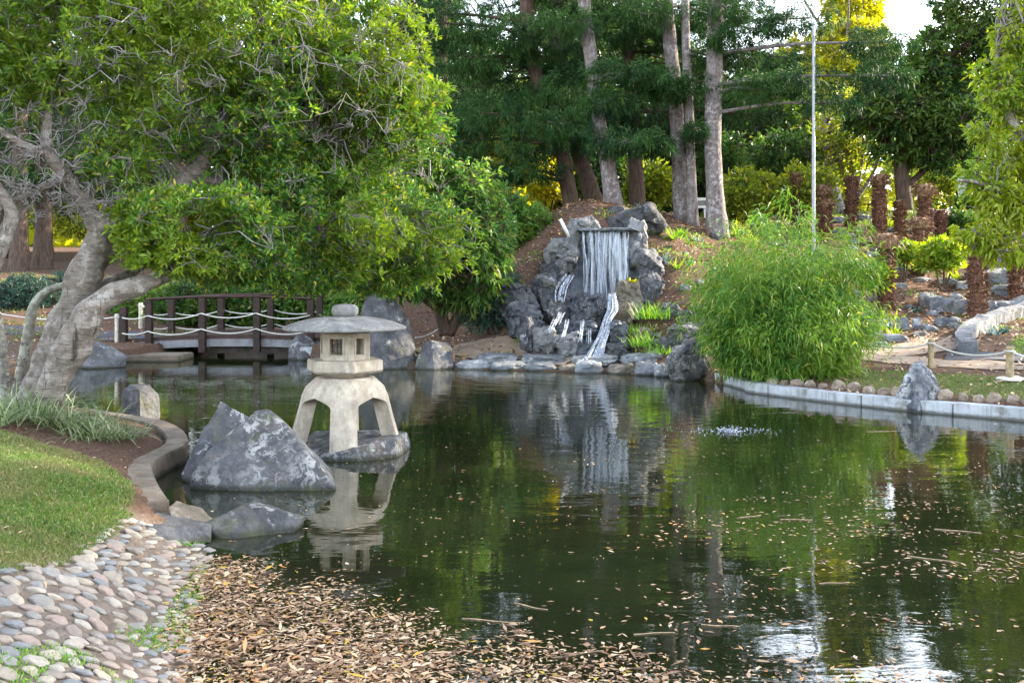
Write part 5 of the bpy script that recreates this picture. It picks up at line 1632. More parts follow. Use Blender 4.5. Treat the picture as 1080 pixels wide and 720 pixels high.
fall.build('falling_strands', M['fall'], root, smooth=True)
sheet_v, sheet_f = [], []
nxs, nzs = 60, 26
for layer in range(2):
    o0 = len(sheet_v)
    for side in (0, 1):
        for j in range(nzs + 1):
            q = j / nzs
            for i in range(nxs + 1):
                u = i / nxs
                x = x_l + (x_r - x_l) * u
                x = x_l + (x_r - x_l) * (.5 + (u - .5) * (.90 + .12 * mnoise.noise(Vector((q * 2.2, 3.0 + (u > .5) * 7, layer)))))
                wv = .03 * mnoise.noise(Vector((u * 14, q * 2.5, layer * 5.0))) + .02 * mnoise.noise(Vector((u * 40, q * 3, layer * 9.0)))
                sheet_v.append((x + (x - o.x) * -.10 * q - o.x, 21.42 - .28 * math.sqrt(q) + layer * .07 + wv + side * .012 - o.y, zl + .008 + (zbot - zl) * q - o.z))
    m1 = nxs + 1; S1 = (nzs + 1) * m1
    for j in range(nzs):
        for i in range(nxs):
            a0 = o0 + j * m1 + i
            sheet_f.append((a0, a0 + m1, a0 + m1 + 1, a0 + 1)); sheet_f.append((a0 + S1, a0 + S1 + 1, a0 + S1 + m1 + 1, a0 + S1 + m1))
t3 = NT('water_veil')
v3 = t3.coords(False)
mp3 = t3.n('ShaderNodeMapping'); mp3.inputs['Scale'].default_value = (13, 6, 0.45); t3.l(v3, mp3.inputs[0])
na = t3.noise(mp3.outputs[0], 1.0, 5, 0.62)
mp4 = t3.n('ShaderNodeMapping'); mp4.inputs['Scale'].default_value = (45, 10, 3.0); t3.l(v3, mp4.inputs[0])
nb_ = t3.noise(mp4.outputs[0], 1.0, 4, 0.6)
al = t3.math('MULTIPLY', t3.ramp(na, [(0.47, 0.0), (0.66, 0.80)]), t3.ramp(nb_, [(0.30, 0.25), (0.62, 1.0)]))
tr3 = t3.n('ShaderNodeBsdfTransparent')
mx3 = t3.n('ShaderNodeMixShader'); t3.l(al, mx3.inputs[0]); t3.l(tr3.outputs[0], mx3.inputs[1]); t3.l(t3.principled((0.66, 0.72, 0.80), 0.3, None, 0.5), mx3.inputs[2])
M['veil'] = t3.done(mx3.outputs[0])
sm_ = MB(); sm_.add(sheet_v, sheet_f); sm_.build('water_veil', M['veil'], root, smooth=True)
# white water chute and lower cascades
t2 = NT('white_water')
nn = t2.noise(t2.coords(False), 16.0, 6, 0.7)
foam_solid = t2.principled(t2.ramp(nn, [(0.38, (0.22, 0.28, 0.38)), (0.62, (0.70, 0.74, 0.80))]), 0.4, t2.bump(nn, 0.8, 0.05), 0.4)
trf = t2.n('ShaderNodeBsdfTransparent'); mxf = t2.n('ShaderNodeMixShader')
t2.l(t2.ramp(t2.noise(t2.coords(False), 24.0, 5, 0.7), [(0.36, 0.15), (0.56, 0.95)]), mxf.inputs[0]); t2.l(trf.outputs[0], mxf.inputs[1]); t2.l(foam_solid, mxf.inputs[2])
M['foam'] = t2.done(mxf.outputs[0])


def chute(name, pts, widths, mat=None, strands=10, seed=1):
    rr = random.Random(seed)
    mb = MB()
    P3 = [P(*p) for p in pts]
    for k in range(strands):
        u = rr.uniform(-.5, .5)
        q, rad = [], []
        for p, w in zip(P3, widths):
            s = p.y / F
            q.append((p.x + u * w * s - o.x, p.y - rr.uniform(0, .05) - o.y, p.z + rr.uniform(-.02, .03) - o.z))
            rad.append(w * s * rr.uniform(.03, .085))
        S = spline(q, 4); Rr = np.interp(np.linspace(0, 1, len(S)), np.linspace(0, 1, len(rad)), rad)
        mb.tube(S, list(Rr), 6, noise_amp=.3, seed=k)
    return mb.build(name, mat or M['foam'], root, smooth=True)


chute('cascade', [(645, 310, 20.5), (646, 326, 20.2), (640, 338, 20.0), (637, 350, 19.75), (632, 362, 19.45), (627, 374, 19.15), (624, 381, 18.9)], [8, 12, 10, 11, 13, 18, 24], strands=22, seed=3)
for k, (xa, ya, xb, yb) in enumerate([(586, 336, 579, 352), (600, 338, 595, 356), (616, 338, 613, 360), (621, 342, 620, 362), (592, 330, 586, 342), (658, 352, 656, 366)]):
    chute('cascade', [(xa, ya, 20.0), ((xa + xb) / 2, (ya + yb) / 2, 19.65), (xb, yb, 19.5)], [7, 6, 7], M['fall'], 7, 10 + k)
chute('cascade', [(601, 290, 21.0), (592, 304, 20.75), (590, 318, 20.5)], [9, 12, 10], M['fall'], 10, 30)

# spray where the water lands
def spray(name, c, rx, rz, n, seed):
    rr = random.Random(seed); mb = MB()
    for i in range(n):
        r_ = rr.uniform(.002, .006)
        x, y, z = rr.gauss(0, rx), rr.gauss(0, rx * .6), abs(rr.gauss(0, rz))
        mb.lathe([(r_ * .5, z - r_ * .7), (r_, z), (r_ * .5, z + r_ * .7)], (c.x - o.x + x, c.y - o.y + y, c.z - o.z), 5)
    mb.build(name, M['foam'], root, smooth=True)['kind'] = 'stuff'


spray('spray', P(640, 328, 20.25), .34, .08, 220, 1)
spray('spray', P(626, 381, 18.85), .26, .05, 160, 2)
spray('spray', P(600, 360, 19.4), .35, .05, 120, 3)

# flat stones along the far shore
for i, (x0, x1, y0, y1, Y, m) in enumerate([(480, 520, 380, 396, 19.0, M['slab']), (516, 556, 381, 396, 18.85, M['slab']), (552, 592, 382, 397, 18.75, M['slab']), (586, 612, 384, 398, 18.6, M['rock_warm']), (606, 640, 380, 399, 18.3, M['slab']),
                                            (638, 672, 383, 401, 18.15, M['rock_warm']), (668, 700, 382, 403, 17.9, M['slab']), (690, 712, 384, 406, 17.6, M['slab']), (500, 548, 374, 386, 19.5, M['slab']), (548, 600, 374, 386, 19.35, M['slab']), (600, 655, 374, 385, 19.05, M['slab']), (655, 705, 373, 386, 18.75, M['slab'])]):
    lab = ['flat pale shore slab nearest the small grey rock', 'flat pale shore slab second from the small grey rock', 'flat pale shore slab left of the brown edge stone', 'brown edge stone in the row of shore slabs', 'white rounded slab directly below the white water', 'rust brown edge stone right of the white water', 'pale shore slab between brown stone and lichen rock', 'pale slab tucked against the lichen streaked shore rock',
           'upper paving slab at the left end of the shelf', 'upper paving slab in the middle left of the shelf', 'wet paving slab where the cascade lands', 'upper paving slab at the right end of the shelf'][i]
    rock_px(x0, x1, y0, y1, Y, m, lab, name='shore_slab', cat='slab', deep=.95 if i < 8 else 1.2, sink=.6 if i < 8 else .3, n=18, box=.5, amp=.03, cuts=4)
# ------------------------------------------------------------------ dead palm stumps of the rock garden
def stump(label, px, ytop, ybot, wpx, Y, head=None, hat=0.0, seed=0, lean=0.0, mat=None):
    s = Y / F
    b = P(px, ybot, Y)
    zb = tz(b.x, Y)
    zb = min(zb, b.z)
    h = EYE - (ytop - HY) * s - zb
    r = wpx * s / 2 * .78
    root = thing('palm_stump', label, 'palm stump', (b.x, Y, zb))
    prof = []
    n = max(8, int(h / .075))
    hr = .22 * h if head else 0
    for i in range(n):
        t = i / n
        zz = (h - hr * .4) * t
        f = 1.12 - .18 * t
        prof += [(r * f * rng.uniform(.90, .97), zz - (.1 if i == 0 else 0)), (r * f * rng.uniform(.98, 1.08), zz + (h / n) * rng.uniform(.5, .8))]
    prof.append((r * .8, h - hr * .4)); prof.append((r * .15, h - hr * .4 + .02))
    mb = MB(); mb.lathe(prof, sides=16, wob=.16, seed=seed)
    tr_ = mb.build('trunk', mat or M['bark_fern'], root)
    # frond bases ruffled round the trunk
    k = int(160 + h * 330)
    th = rng.uniform(0, 6.28, k); zz = rng.uniform(.02, 1, k) ** .9 * (h - hr * .3)
    C = np.stack([np.cos(th) * r * .96, np.sin(th) * r * .96, zz], -1)
    D = np.stack([np.cos(th) * .7, np.sin(th) * .7, rng.uniform(-.2, .9, k)], -1)
    link('frond_bases', mesh_quads('frond_bases', leaf_quads(C, D, rng.uniform(.06, .16, k), rng.uniform(.03, .06, k), .15, .5)), mat or M['bark_fern'], root)['kind'] = 'stuff'
    if head:
        hw = head * s / 2
        hp = [(r * .85, h - hr), (hw * .8, h - hr * .85), (hw, h - hr * .5), (hw * .85, h - hr * .2), (hw * .45, h - .01), (hw * .08, h)]
        mb = MB(); mb.lathe(hp, sides=16, wob=.2, seed=seed + 2)
        mb.build('head', M['palm_head'], root)
        k = 150
        th = rng.uniform(0, 6.28, k); q = rng.random(k)
        C = np.stack([np.cos(th) * hw * (.95 - .4 * q ** 2), np.sin(th) * hw * (.95 - .4 * q ** 2), h - hr * .8 + hr * .8 * q], -1)
        D = np.stack([np.cos(th), np.sin(th), rng.uniform(-.5, .9, k)], -1)
        link('dry_fronds', mesh_quads('dry_fronds', leaf_quads(C, D, rng.uniform(.07, .16, k) * (hw / .2), rng.uniform(.03, .06, k), .3, .5)), M['palm_head'], root)['kind'] = 'stuff'
    return root


for i, a in enumerate([
    ('thin brown stump left of the tall pole', 840, 182, 222, 7, 29.5, 9),
    ('flared pale topped stump just right of the pole', 868, 195, 226, 9, 28.5, 15),
    ('short stubby stump below the flared one beside the pole', 871, 210, 236, 11, 27.6, 14),
    ('dark broad stump in front of the twiggy tree', 898, 186, 226, 12, 29.5, None),
    ('tall stump with ruffled cap behind a shorter twin', 928, 183, 228, 12, 29.2, 15),
    ('plain round topped stump before its taller capped twin', 927, 203, 243, 12, 27.6, None),
    ('small grey stump right of the iris clump', 949, 211, 242, 10, 28.0, 9),
    ('tallest stump with large ruffled head near the lawn', 975, 194, 255, 14, 27.0, 20),
    ('wide basket headed stump with dark shaggy foot', 970, 229, 292, 13, 24.6, 20),
    ('little stump standing above the pinkish rock', 992, 222, 246, 10, 28.6, None),
    ('grey stump crowned by a broad dry rosette', 935, 246, 322, 13, 21.5, 27),
    ('thick reddish stump in the stone planter', 1031, 258, 322, 18, 20.6, None),
    ('reddish stump near the right frame edge on pale rocks', 1072, 262, 302, 13, 22.6, None),
    ('low shaggy brown stump right of the rosette stump', 950, 250, 272, 17, 25.2, 20)]):
    stump(a[0], a[1], a[2], a[3], a[4], a[5], a[6], seed=i * 1.7)

# stones of the rock garden
gs = [
    (993, 247, 36, 30, 'rock_pink', 'pinkish pointed rock below the little stump'), (925, 322, 16, 10, 'rock_light', 'white stone beside the rosette stump foot'), (938, 324, 14, 11, 'rock', 'blue grey stone right of the white one'),
    (922, 358, 20, 13, 'rock', 'blue stone at the left end of the garden edge'), (953, 350, 18, 16, 'rock', 'squarish blue stone in the garden edge'), (967, 348, 10, 14, 'rock', 'narrow upright blue stone in the garden edge'),
    (983, 352, 16, 9, 'rock', 'low dark stone in the garden edge'), (997, 345, 20, 11, 'rock', 'rounded blue stone near the stone kerb'), (945, 362, 34, 10, 'rock', 'long flat blue stone beside the sandy path'), (972, 357, 18, 8, 'rock_warm', 'brown flat stone beside the sandy path'),
    (1008, 348, 12, 8, 'rock_light', 'small pale stone against the kerb wall'), (930, 368, 18, 8, 'rock_light', 'whitish stone under the bamboo edge'), (1000, 302, 24, 9, 'rock', 'flat blue stone above the brown patch'), (975, 300, 22, 8, 'rock', 'low blue stone left of the planter'),
    (950, 288, 14, 12, 'rock_light', 'pale tilted stone between shrubs'), (1050, 300, 50, 18, 'rock_light', 'broad pale rock shelf behind the planter stump'), (1062, 284, 40, 22, 'rock_light', 'tall pale rock behind the shelf at the right edge'), (1020, 306, 24, 10, 'rock_light', 'pale rock left of the broad shelf'),
    (1065, 315, 34, 16, 'rock_light', 'pale rough block at the right frame edge'), (884, 236, 18, 8, 'rock', 'flat stone right of the stubby stump'), (893, 228, 14, 9, 'rock_light', 'grey stone at the foot of the dark broad stump'), (912, 234, 20, 8, 'rock', 'blue stone between the stumps'),
    (885, 247, 18, 5, 'slab', 'thin pale slab lying on the slope'), (958, 240, 14, 9, 'rock_light', 'pale stone left of the tallest stump'), (800, 232, 16, 8, 'rock_light', 'pale stone on the slope above the bamboo'), (848, 228, 10, 7, 'rock_light', 'pinkish white stone at the pole foot'), (912, 342, 16, 10, 'rock', 'blue stone just right of the bamboo'),
    (952, 306, 12, 8, 'rock_light', 'pale stone above the long slope'), (960, 328, 10, 7, 'rock', 'small blue stone on the brown patch'), (985, 335, 14, 8, 'rock', 'flat blue stone under the planter'), (935, 345, 14, 9, 'rock', 'mid blue stone left of the squarish one'), (1010, 318, 16, 8, 'rock_light', 'light stone by the planter rim'),
    (897, 238, 10, 6, 'rock_light', 'small white stone on the upper slope'), (860, 240, 12, 7, 'rock', 'dark stone behind the bamboo top')]
for i, (x, yb, w, h, m, lab) in enumerate(gs):
    g = G(x, yb)
    rock_px(x - w / 2, x + w / 2, yb - h, yb, g.y + .1, M['rock_garden' if m == 'rock' else m], lab, name='garden_stone', cat='stone', deep=.8, sink=.35, box=.66, amp=.05, cuts=4)
# planter ring of stones round the thick stump and the stone kerb wall
gp = G(1031, 322)
k = 0
labs = ['first', 'second']
for j in range(11):
    th = R(195 + j * 15)
    x, y = gp.x + math.cos(th) * 1.15, gp.y + .25 + math.sin(th) * .75
    me = rock_mesh('planter_stone', boulder_hull(16, .55, 60 + j), 4, .04, 1, j * 1.3, (.40, .34, .40))
    tag(link('planter_stone', me, M['rock_garden'] if j % 3 else M['rock_light'], None, (x, y, tz(x, y) - .12)), 'rough blue grey block in the low curved planter wall', 'stone', 'blocks of the curved planter wall')
kw = wall_strip('garden_wall', [(7.95, 17.3), (8.3, 18.3), (9.2, 19.7), (10.4, 20.9), (11.6, 21.8)], .27, lambda x, y: tz(x, y) - .15, lambda x, y: tz(x, y) + .23, M['rock_garden'], kind=None, n=14, rough=.008)
tag(kw, 'rough grey stone kerb wall curving up beside the right lawn', 'wall')

M['edging'] = stone_mat('tan_edging_stone', ((0.17, 0.13, 0.10), (0.27, 0.21, 0.165), (0.37, 0.30, 0.24)), lichen=0.2, scale=5.0, rust=0.4)
# rounded edging stones behind the right kerb
edge = spline([(3.98, 15.2), (5.32, 13.58), (6.55, 12.5), (8.3, 10.75)], 40)
meshes = [rock_mesh('edging_stone', boulder_hull(16, .85, 300 + j), 3, .03, 2, j * 2.2, (.20, .17, .19)) for j in range(6)]
d = 0; last = None; j = 0
for p in edge:
    if last is not None and np.hypot(*(p - last)) < .185: continue
    last = p
    o_ = link('edging_stone', meshes[j % 6], None, None, (p[0], p[1], tz(p[0], p[1]) - .05))
    if not o_.data.materials: o_.data.materials.append(M['edging'])
    s_ = rng.uniform(.72, 1.1); o_.scale = (s_ * rng.uniform(.9, 1.2), s_, s_ * rng.uniform(.8, 1.1)); o_.rotation_euler = (0, 0, rng.uniform(0, 6.28))
    tag(o_, 'rounded tan stone in the row edging the right kerb', 'stone', 'rounded stones edging the right kerb')
    j += 1

# low rosettes and weeds on the slopes
lp = []
for j in range(4):
    v, f = blades(26, rng.uniform(.22, .4), .045, 1, 4, .9, .6, .05)
    lp.append(mesh_np('slope_plant', v, f)); lp[-1].materials.append(M[['leaf_lime', 'leaf_teal', 'grass_bright', 'leaf_blue'][j]])
for i in range(46):
    x, y = (rng.uniform(6.2, 13), rng.uniform(19, 30)) if i % 3 else (rng.uniform(3.2, 6.5), rng.uniform(20, 27))
    o_ = link('slope_plant', lp[i % 4], None, None, (x, y, tz(x, y) - .01))
    s_ = rng.uniform(.6, 1.4); o_.scale = (s_, s_, s_); o_.rotation_euler = (0, 0, rng.uniform(0, 6))
    kinds = ['low lime green leafy plant on the brown slope', 'low dark green spiky plant on the brown slope', 'low bright grassy plant on the brown slope', 'low bluish succulent on the brown slope']
    tag(o_, kinds[i % 4], 'plant', ['lime plants on the slopes', 'dark spiky plants on the slopes', 'grassy plants on the slopes', 'bluish plants on the slopes'][i % 4])
# small rubble stones on the slopes
sm = [rock_mesh('rubble_stone', boulder_hull(12, .7, 500 + j), 3, .05, 1, j * 1.9, (.26, .22, .16)) for j in range(5)]
spots = []
for _ in range(4000):
    x, y = (rng.uniform(2.4, 5.2), rng.uniform(18.6, 22.5)) if rng.random() < .35 else (rng.uniform(5.6, 12), rng.uniform(19.5, 29))
    if len(spots) >= 80: break
    if all((x - a) ** 2 + (y - b) ** 2 > .16 for a, b in spots): spots.append((x, y))
for i, (x, y) in enumerate(spots):
    o_ = link('rubble_stone', sm[i % 5], None, None, (x, y, tz(x, y) - .04))
    if not o_.data.materials: o_.data.materials.append(M['rock_garden'])
    s_ = rng.uniform(.5, 1.35); o_.scale = (s_, s_, s_); o_.rotation_euler = (0, 0, rng.uniform(0, 6.28))
    tag(o_, 'small blue grey stone loose on the brown slope', 'stone', 'loose stones on the slopes')


# ------------------------------------------------------------------ tufts of grass and strap plants
def tuft(label, x, y, n, L, Wd, mat, name='grass_tuft', lean=.7, c0=.06, cat='grass tuft', z=None):
    v, f = blades(n, L, Wd, 1.0, 5, lean, .6, c0)
    return tag(link(name, mesh_np(name, v, f), mat, None, (x, y, tz(x, y) - .01 if z is None else z)), label, cat)


for i, (x, y, n, L, lab) in enumerate([
    (18, 438, 110, .50, 'variegated strap plant at the left edge below the trunk'), (45, 446, 120, .46, 'variegated strap plant right at the trunk foot'), (72, 455, 130, .42, 'big variegated strap plant right of the trunk foot'),
    (95, 452, 120, .42, 'variegated strap plant in the middle of the row'), (112, 462, 120, .38, 'variegated strap plant second from the kerb'), (132, 464, 80, .30, 'small variegated strap plant nearest the kerb corner'),
    (5, 448, 110, .44, 'variegated strap plant cut by the left frame edge'), (88, 464, 80, .32, 'low variegated strap plant at the front of the row'), (58, 430, 80, .40, 'variegated strap plant behind the trunk foot')]):
    g = G(x, y)
    tuft(lab, g.x, g.y, n, L, .016, M['strap'], 'strap_plant', 1.0, .09, 'strap plant')
for i, (x, y, n, L, lab) in enumerate([(686, 336, 200, .50, 'long bright green grass tuft beside the cascade'), (680, 365, 180, .42, 'bright green grass tuft above the shore slabs'), (664, 268, 0, .0, ''), (554, 362, 70, .30, 'small green tuft at the left foot of the waterfall'),
                                       (694, 372, 110, .3, 'short grass tuft at the shelf edge'), (672, 352, 120, .35, 'grass tuft between two grass clumps right of the cascade')]):
    if not n: continue
    g = G(x, y)
    tuft(lab, g.x, g.y - .35, n, L, .016, M['grass_bright'], lean=.8, c0=.10 if n < 100 else .16, z=P(x, y, g.y - .35).z)
v, f = blades(40, .22, .05, 1, 4, .9, .5, .04)
c_ = P(666, 300, 20.9); tag(link('fern', mesh_np('fern', v, f), M['leaf_yellow'], None, c_), 'yellow green fern growing beside the falling water', 'fern')
for i, (x, y, n, L, wd, m, lab) in enumerate([(938, 243, 60, .95, .05, 'leaf_lime', 'tall upright iris clump between the palm stumps'), (940, 246, 26, .35, .09, 'leaf_blue', 'bluish agave rosette below the iris clump'), (905, 232, 26, .4, .09, 'leaf_blue', 'bluish agave behind the stubby stump'),
                                              (820, 228, 30, .45, .09, 'leaf_blue', 'bluish agave on the slope left of the pole'), (835, 230, 30, .45, .09, 'leaf_blue', 'bluish agave next to the pole'), (917, 300, 24, .3, .07, 'leaf_blue', 'pale bluish succulent beside the bamboo'), (965, 330, 22, .22, .06, 'leaf_teal', 'dark green succulent on the brown patch'),
                                              (1028, 326, 40, .3, .03, 'grass_bright', 'green tuft at the thick stump foot in the planter'), (795, 262, 90, .6, .03, 'leaf_lime', 'arching grass clump on the slope above the bamboo'), (775, 250, 90, .6, .03, 'leaf_lime', 'arching grass clump beside the spotted pine'), (720, 250, 80, .35, .025, 'grass_bright', 'flat green tuft left of the spotted pine'), (812, 245, 90, .6, .03, 'leaf_lime', 'yellowish grass clump behind the bamboo'),
                                              (1006, 296, 30, .35, .05, 'leaf_lime', 'leafy rosette left of the thick stump')]):
    g = G(x, y)
    tuft(lab, g.x, g.y, n, L, wd, M[m], 'rosette_plant' if wd > .05 else 'grass_clump', .8, .05, 'plant')

# ------------------------------------------------------------------ ground cover: turf blades, fallen leaves
def scatter(n, poly, keep=None):
    lo, hi = poly.min(0), poly.max(0)
    p = lo + (hi - lo) * rng.random((n, 2))
    p = p[inside(p[:, 0], p[:, 1], poly)]
    return p


def turf(name, poly, n, L, Wd, mat, lim=None):
    p = scatter(n, poly)
    if lim is not None: p = p[lim(p)]
    k = len(p)
    z = terrain(p[:, 0], p[:, 1])
    C = np.column_stack([p, z - .004])
    D = rng.normal(size=(k, 3)) * .55 + np.array((0, 0, 1.0))
    o_ = link(name, mesh_quads(name, leaf_quads(C, D, L * rng.uniform(.5, 1.2, k), Wd * rng.uniform(.7, 1.3, k), .25, .6)), mat)
    return tag(o_, kind='stuff')


vis = np.array([(-2.62, 4.5), (-2.42, 5.4), (-2.5, 6.5), (-2.7, 7.1), (-2.95, 7.7), (-3.4, 8.35), (-4.3, 8.7), (-5.5, 9.3), (-5.2, 7), (-3.2, 4.4)])
turf('grass', vis, 170000, .05, .006, M['grass'], lambda p: (wob(p[:, 0], p[:, 1], .9) + rng.normal(size=len(p)) * .8) > -.45)
turf('grass', LAWN_STRIP, 30000, .06, .014, M['grass'], lambda p: (wob(p[:, 0], p[:, 1], .9) + rng.normal(size=len(p)) * .8) > -.5)
turf('grass', LAWN_RIGHT, 30000, .08, .02, M['grass_bright'], lambda p: p[:, 0] < 13)
turf('grass', np.array([(10, 31.5), (12, 30.5), (14, 30.5), (20, 30), (22, 44), (10, 44)]), 20000, .14, .05, M['grass'])

turf('grass', np.array([(-2.5, 20), (0.6, 19.8), (1, 22), (6, 19), (6, 24), (5, 27), (-1, 28), (-4, 26)]), 26000, .10, .022, M['grass_bright'], lambda p: (wob(p[:, 0], p[:, 1], .8) > .45) & (pond_sd(p[:, 0], p[:, 1]) > .6))
turf('grass', np.array([(-14, 20.5), (-8.6, 20.5), (-8.6, 22), (-7, 25.4), (-2, 24), (-3, 30), (-16, 30)]), 26000, .11, .025, M['grass'], lambda p: (wob(p[:, 0], p[:, 1], .7) > .1))
turf('grass', np.array([(6, 19), (12, 20), (13, 29), (7, 29)]), 14000, .09, .02, M['grass_bright'], lambda p: (wob(p[:, 0], p[:, 1], .9) > .6))
# ------------------------------------------------------------------ cobble stones sloping into the pond
CB = np.array([(-2.62, 4.7), (-2.35, 4.0), (-1.9, 3.55), (-0.95, 3.6), (-1.17, 4.15), (-1.45, 4.9), (-1.66, 5.5), (-1.80, 6.1), (-1.98, 6.55), (-2.2, 6.72), (-2.45, 6.75), (-2.55, 6.4), (-2.45, 5.5)])
cm = []
for j in range(9):
    w_ = (1.0, rng.uniform(.62, .85), rng.uniform(.42, .58))
    cm.append(rock_mesh('cobble', boulder_hull(18, .95, 700 + j), 3, .018, 3, j * 3.3, w_))
cols = [(.26, .215, .175), (.21, .20, .185), (.27, .235, .19), (.34, .295, .235), (.165, .17, .175), (.28, .215, .18), (.24, .23, .215), (.22, .185, .155), (.33, .295, .25)]
t = NT('cobble_stone')
oi = t.n('ShaderNodeObjectInfo')
cc = t.ramp(oi.outputs['Random'], [(i / len(cols), c) for i, c in enumerate(cols)], 'CONSTANT')
nv = t.coords()
n1 = t.noise(nv, 3.0, 6, .65); n2 = t.noise(nv, 14, 5, .6)
cc = t.mix(t.ramp(n1, [(.35, .35), (.6, 0)]), cc, (.13, .11, .095))
cc = t.mix(t.ramp(n1, [(.55, 0), (.75, .4)]), cc, (.36, .33, .29))
M['cobble'] = t.done(t.principled(cc, .75, t.bump(n2, .25, .02), .25))
pts = []
lo, hi = CB.min(0), CB.max(0)
for _ in range(70000):
    p = lo + (hi - lo) * rng.random(2)
    if not inside(p[:1], p[1:], CB)[0]: continue
    r_ = .024 + .017 * rng.random() + .009 * (p[0] < -1.9)
    if all(((p[0] - q[0]) * .82) ** 2 + ((p[1] - q[1]) * 1.05) ** 2 > ((r_ + q[2]) * .93) ** 2 for q in pts):
        pts.append((p[0], p[1], r_))
    if len(pts) >= 1100: break
pts.sort(key=lambda q: -q[2] / q[1] ** 1.5)
small = MB()
for i, (x, y, r_) in enumerate(pts):
    if i >= 298:
        z_ = tz(x, y); m_ = cm[i % 9]; th = rng.normal() * .4
        small.add([(x + (v.co.x * math.cos(th) - v.co.y * math.sin(th)) * r_ * 2.4, y + (v.co.x * math.sin(th) + v.co.y * math.cos(th)) * r_ * 2.4, z_ - r_ * .40 + v.co.z * r_ * 1.7) for v in m_.vertices], [tuple(p.vertices) for p in m_.polygons])
        continue
    m_ = cm[i % 9]
    if not m_.materials: m_.materials.append(M['cobble'])
    z_ = tz(x, y)
    o_ = link('cobble', m_, None, None, (x, y, z_ - r_ * .40))
    s_ = r_ * 2.35
    o_.scale = (s_ * rng.uniform(.98, 1.2), s_ * rng.uniform(.95, 1.12), s_ * rng.uniform(.6, .85))
    dzx = (tz(x + .1, y) - z_) / .1; dzy = (tz(x, y + .1) - z_) / .1
    o_.rotation_euler = (math.atan(dzy) + rng.normal() * .07, -math.atan(dzx) + rng.normal() * .07, rng.normal() * .35)
    tag(o_, 'rounded river cobble set in the sloping stone apron', 'cobble', 'cobbles of the sloping stone apron')
if small.v:
    t = NT('small_cobble_stone')
    g_ = t.n('ShaderNodeNewGeometry')
    cc = t.ramp(g_.outputs['Random Per Island'], [(i / len(cols), c) for i, c in enumerate(cols)], 'CONSTANT')
    tag(small.build('small_cobbles', t.done(t.principled(cc, .75, None, .25)), None, smooth=True), kind='stuff')
# grass between the cobbles, in patches
turf('grass', CB, 34000, .04, .006, M['grass_bright'], lambda p: (wob(p[:, 0] * 1.3, p[:, 1] * 1.3, 1.2) > .50) | ((np.abs(p[:, 0] + 1.78 - (p[:, 1] - 5.7) * -.15) < .10) & (np.abs(p[:, 1] - 5.6) < .55) & (rng.random(len(p)) < .8)))

# fallen leaves: a dense raft at the near shore thinning out over the water
def litter(name, P2, Z, L, Wd, curl=.5, flat=.28):
    n = len(P2)
    C = np.column_stack([P2, Z])
    th = rng.uniform(0, 6.28, n)
    D = np.stack([np.cos(th), np.sin(th), rng.normal(size=n) * flat], -1)
    S = unit(np.stack([-np.sin(th), np.cos(th), rng.normal(size=n) * flat], -1))
    Ls = (L * rng.lognormal(0, .35, n))[:, None]; Ws = (Wd * rng.lognormal(0, .3, n))[:, None]
    up = np.array((0, 0, 1.0)) * (Ws * curl * rng.uniform(-.2, 1, (n, 1)))
    mid = C + D * Ls * rng.uniform(.4, .6, (n, 1))
    tip = C + D * Ls
    V = np.stack([C, mid + S * Ws * .5 + up, tip + up * .5, mid - S * Ws * .5 + up], 1)
    zmin = V[:, :, 2].min(1) - (Z - .001)
    V[:, :, 2] -= np.minimum(zmin, 0)[:, None]
    return tag(link(name, mesh_quads(name, V.reshape(-1, 3)), M['litter']), kind='stuff')


def raft(x, y):
    """how thick the drifting leaves lie, by place"""
    edge_ = np.interp(x, [-2, -1.3, -.7, -.1, .45, 1.1, 1.8], [6.2, 5.95, 5.5, 5.0, 4.72, 4.62, 4.4]) + .10 * np.sin(x * 5.1) + .07 * np.sin(x * 11 + 1)
    a = np.clip((edge_ + .25 - y) / .95, 0, 1) ** 1.6
    b = np.clip(1 - (x + 1.55 + (y - 5) * .22) / .45, 0, 1) * np.clip((6.45 - y) / .5, 0, 1)
    return np.maximum(a, b)


N = 480000
p = np.column_stack([rng.uniform(-2.1, 3.2, N), rng.uniform(4.0, 6.6, N)])
sd = pond_sd(p[:, 0], p[:, 1])
d = raft(p[:, 0], p[:, 1]) * np.clip((0.16 - sd) / .14, 0, 1)
clump = .45 + .55 * np.clip(wob(p[:, 0], p[:, 1], 2.2) + .6, 0, 1)
p = p[rng.random(N) < d * clump * .19]
z = np.maximum(terrain(p[:, 0], p[:, 1]), 0) + .004 + rng.random(len(p)) * .008
big = rng.random(len(p)) < .12
litter('leaf_litter', p[~big], z[~big], .027, .012, .25, .10)
litter('leaf_litter', p[big], z[big] + .004, .055, .021, .3, .12)
# scattered leaves and twigs floating further out
N = 30000
p = np.column_stack([rng.uniform(-2.5, 8, N), 4.0 + 11 * rng.random(N) ** 1.6])
cl = np.clip(wob(p[:, 0] * .6, p[:, 1] * 1.3, 1.1) + .25, 0.02, 1)
dens = np.clip((p[:, 0] + 1.5) / 3.5, .22, 1.1) * np.clip((12.5 - p[:, 1]) / 7, .05, 1) * cl
p = p[(rng.random(N) < dens * np.where((p[:, 0] > .8) & (p[:, 1] < 8), .95, .42)) & (pond_sd(p[:, 0], p[:, 1]) < -.1)]
litter('floating_leaves', p, np.full(len(p), .004), .036, .016, .2, .05)
# specks of pollen and petals
p = np.column_stack([rng.uniform(-1.6, 6, 2200), rng.uniform(4.2, 14, 2200)])
p = p[pond_sd(p[:, 0], p[:, 1]) < -.1]
litter('floating_specks', p, np.full(len(p), .003), .014, .010, .1, .03)
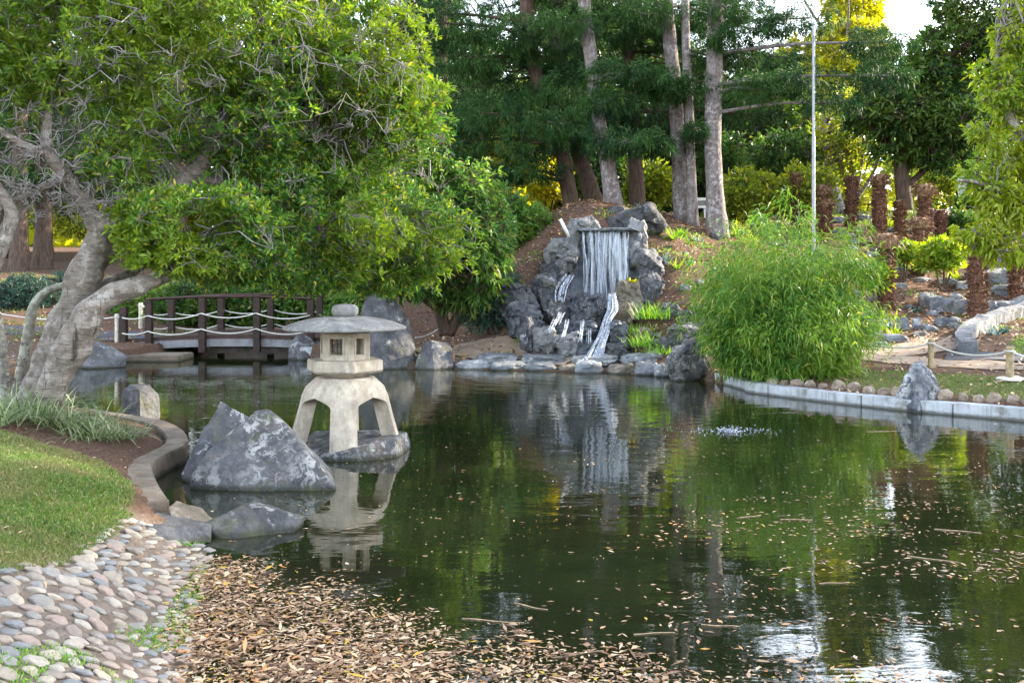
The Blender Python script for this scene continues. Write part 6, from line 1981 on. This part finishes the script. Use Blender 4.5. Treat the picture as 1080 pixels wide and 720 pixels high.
# dead leaves on banks, lawn and slopes
N = 16000
p = np.column_stack([rng.uniform(-12, 13, N), rng.uniform(4.2, 30, N)])
sd = pond_sd(p[:, 0], p[:, 1])
p = p[(sd > .05)]
z = terrain(p[:, 0], p[:, 1]) + .01
nr = p[:, 1] < 12
litter('leaf_litter', p[nr], z[nr], .04, .018, .4, .15)
litter('leaf_litter', p[~nr], z[~nr], .085, .04)
N = 9000
p = np.column_stack([rng.uniform(-2, 6.5, N), rng.uniform(19.5, 29, N)])
p = p[pond_sd(p[:, 0], p[:, 1]) > .3]
litter('leaf_litter', p, terrain(p[:, 0], p[:, 1]) + .012, .10, .035)
N = 7000
p = np.column_stack([rng.uniform(6, 13, N), rng.uniform(18.6, 31, N)])
litter('leaf_litter', p, terrain(p[:, 0], p[:, 1]) + .012, .09, .04)

M['stick'] = plain('soaked_straw_stick', (0.30, 0.22, 0.14), .8, .35, scale=30)
# sticks in the leaf raft
sx = [(520, 655, 60, -8), (300, 640, 46, 25), (395, 668, 40, -30), (610, 690, 52, 12), (690, 668, 40, 4), (840, 548, 30, -3), (790, 545, 26, 14), (455, 700, 50, 30), (245, 625, 40, -35), (985, 590, 44, -20), (1010, 560, 40, -14), (930, 455, 30, 5), (880, 615, 30, 3), (560, 640, 34, -22), (350, 700, 60, 8), (760, 660, 36, -6)]
for i, (x, y, ln, an) in enumerate(sx):
    g = Z0(x, y); s_ = g.y / F
    a_ = R(an); L_ = ln * s_ * 1.1
    mb = MB()
    q = [(math.cos(a_) * L_ * (u - .5), math.sin(a_) * L_ * 1.6 * (u - .5) + .006 * math.sin(u * 7 + i) + .012 * (u > .6) * (u - .6), .001) for u in np.linspace(0, 1, 7)]
    mb.tube(q, [.0036 * (1.2 - .6 * u) for u in np.linspace(0, 1, 7)], 6, noise_amp=.2)
    tag(mb.build('stick', M['stick'], None, smooth=True, loc=(g.x, g.y, .002)), 'thin bleached stick drifting among the floating leaves', 'stick', 'sticks drifting on the pond')

# ------------------------------------------------------------------ bubbling jet on the pond
mb = MB()
rr = random.Random(9)
for i in range(260):
    a_ = rr.uniform(0, 6.28); q = abs(rr.gauss(0, .20))
    r_ = rr.uniform(.003, .008) * (1 if q > .15 else 1.3)
    x, y = math.cos(a_) * q * 1.6, math.sin(a_) * q
    zz = .002 + max(0, rr.gauss(.012, .018) if q < .25 else rr.uniform(0, .008))
    mb.lathe([(r_ * .6, zz - r_ * .6), (r_, zz), (r_ * .7, zz + r_ * .6), (r_ * .1, zz + r_ * .9)], (x, y, 0), 6)
tag(mb.build('fountain_spray', M['foam'], None, smooth=True, loc=(FOUNT[0], FOUNT[1], 0)), kind='stuff')
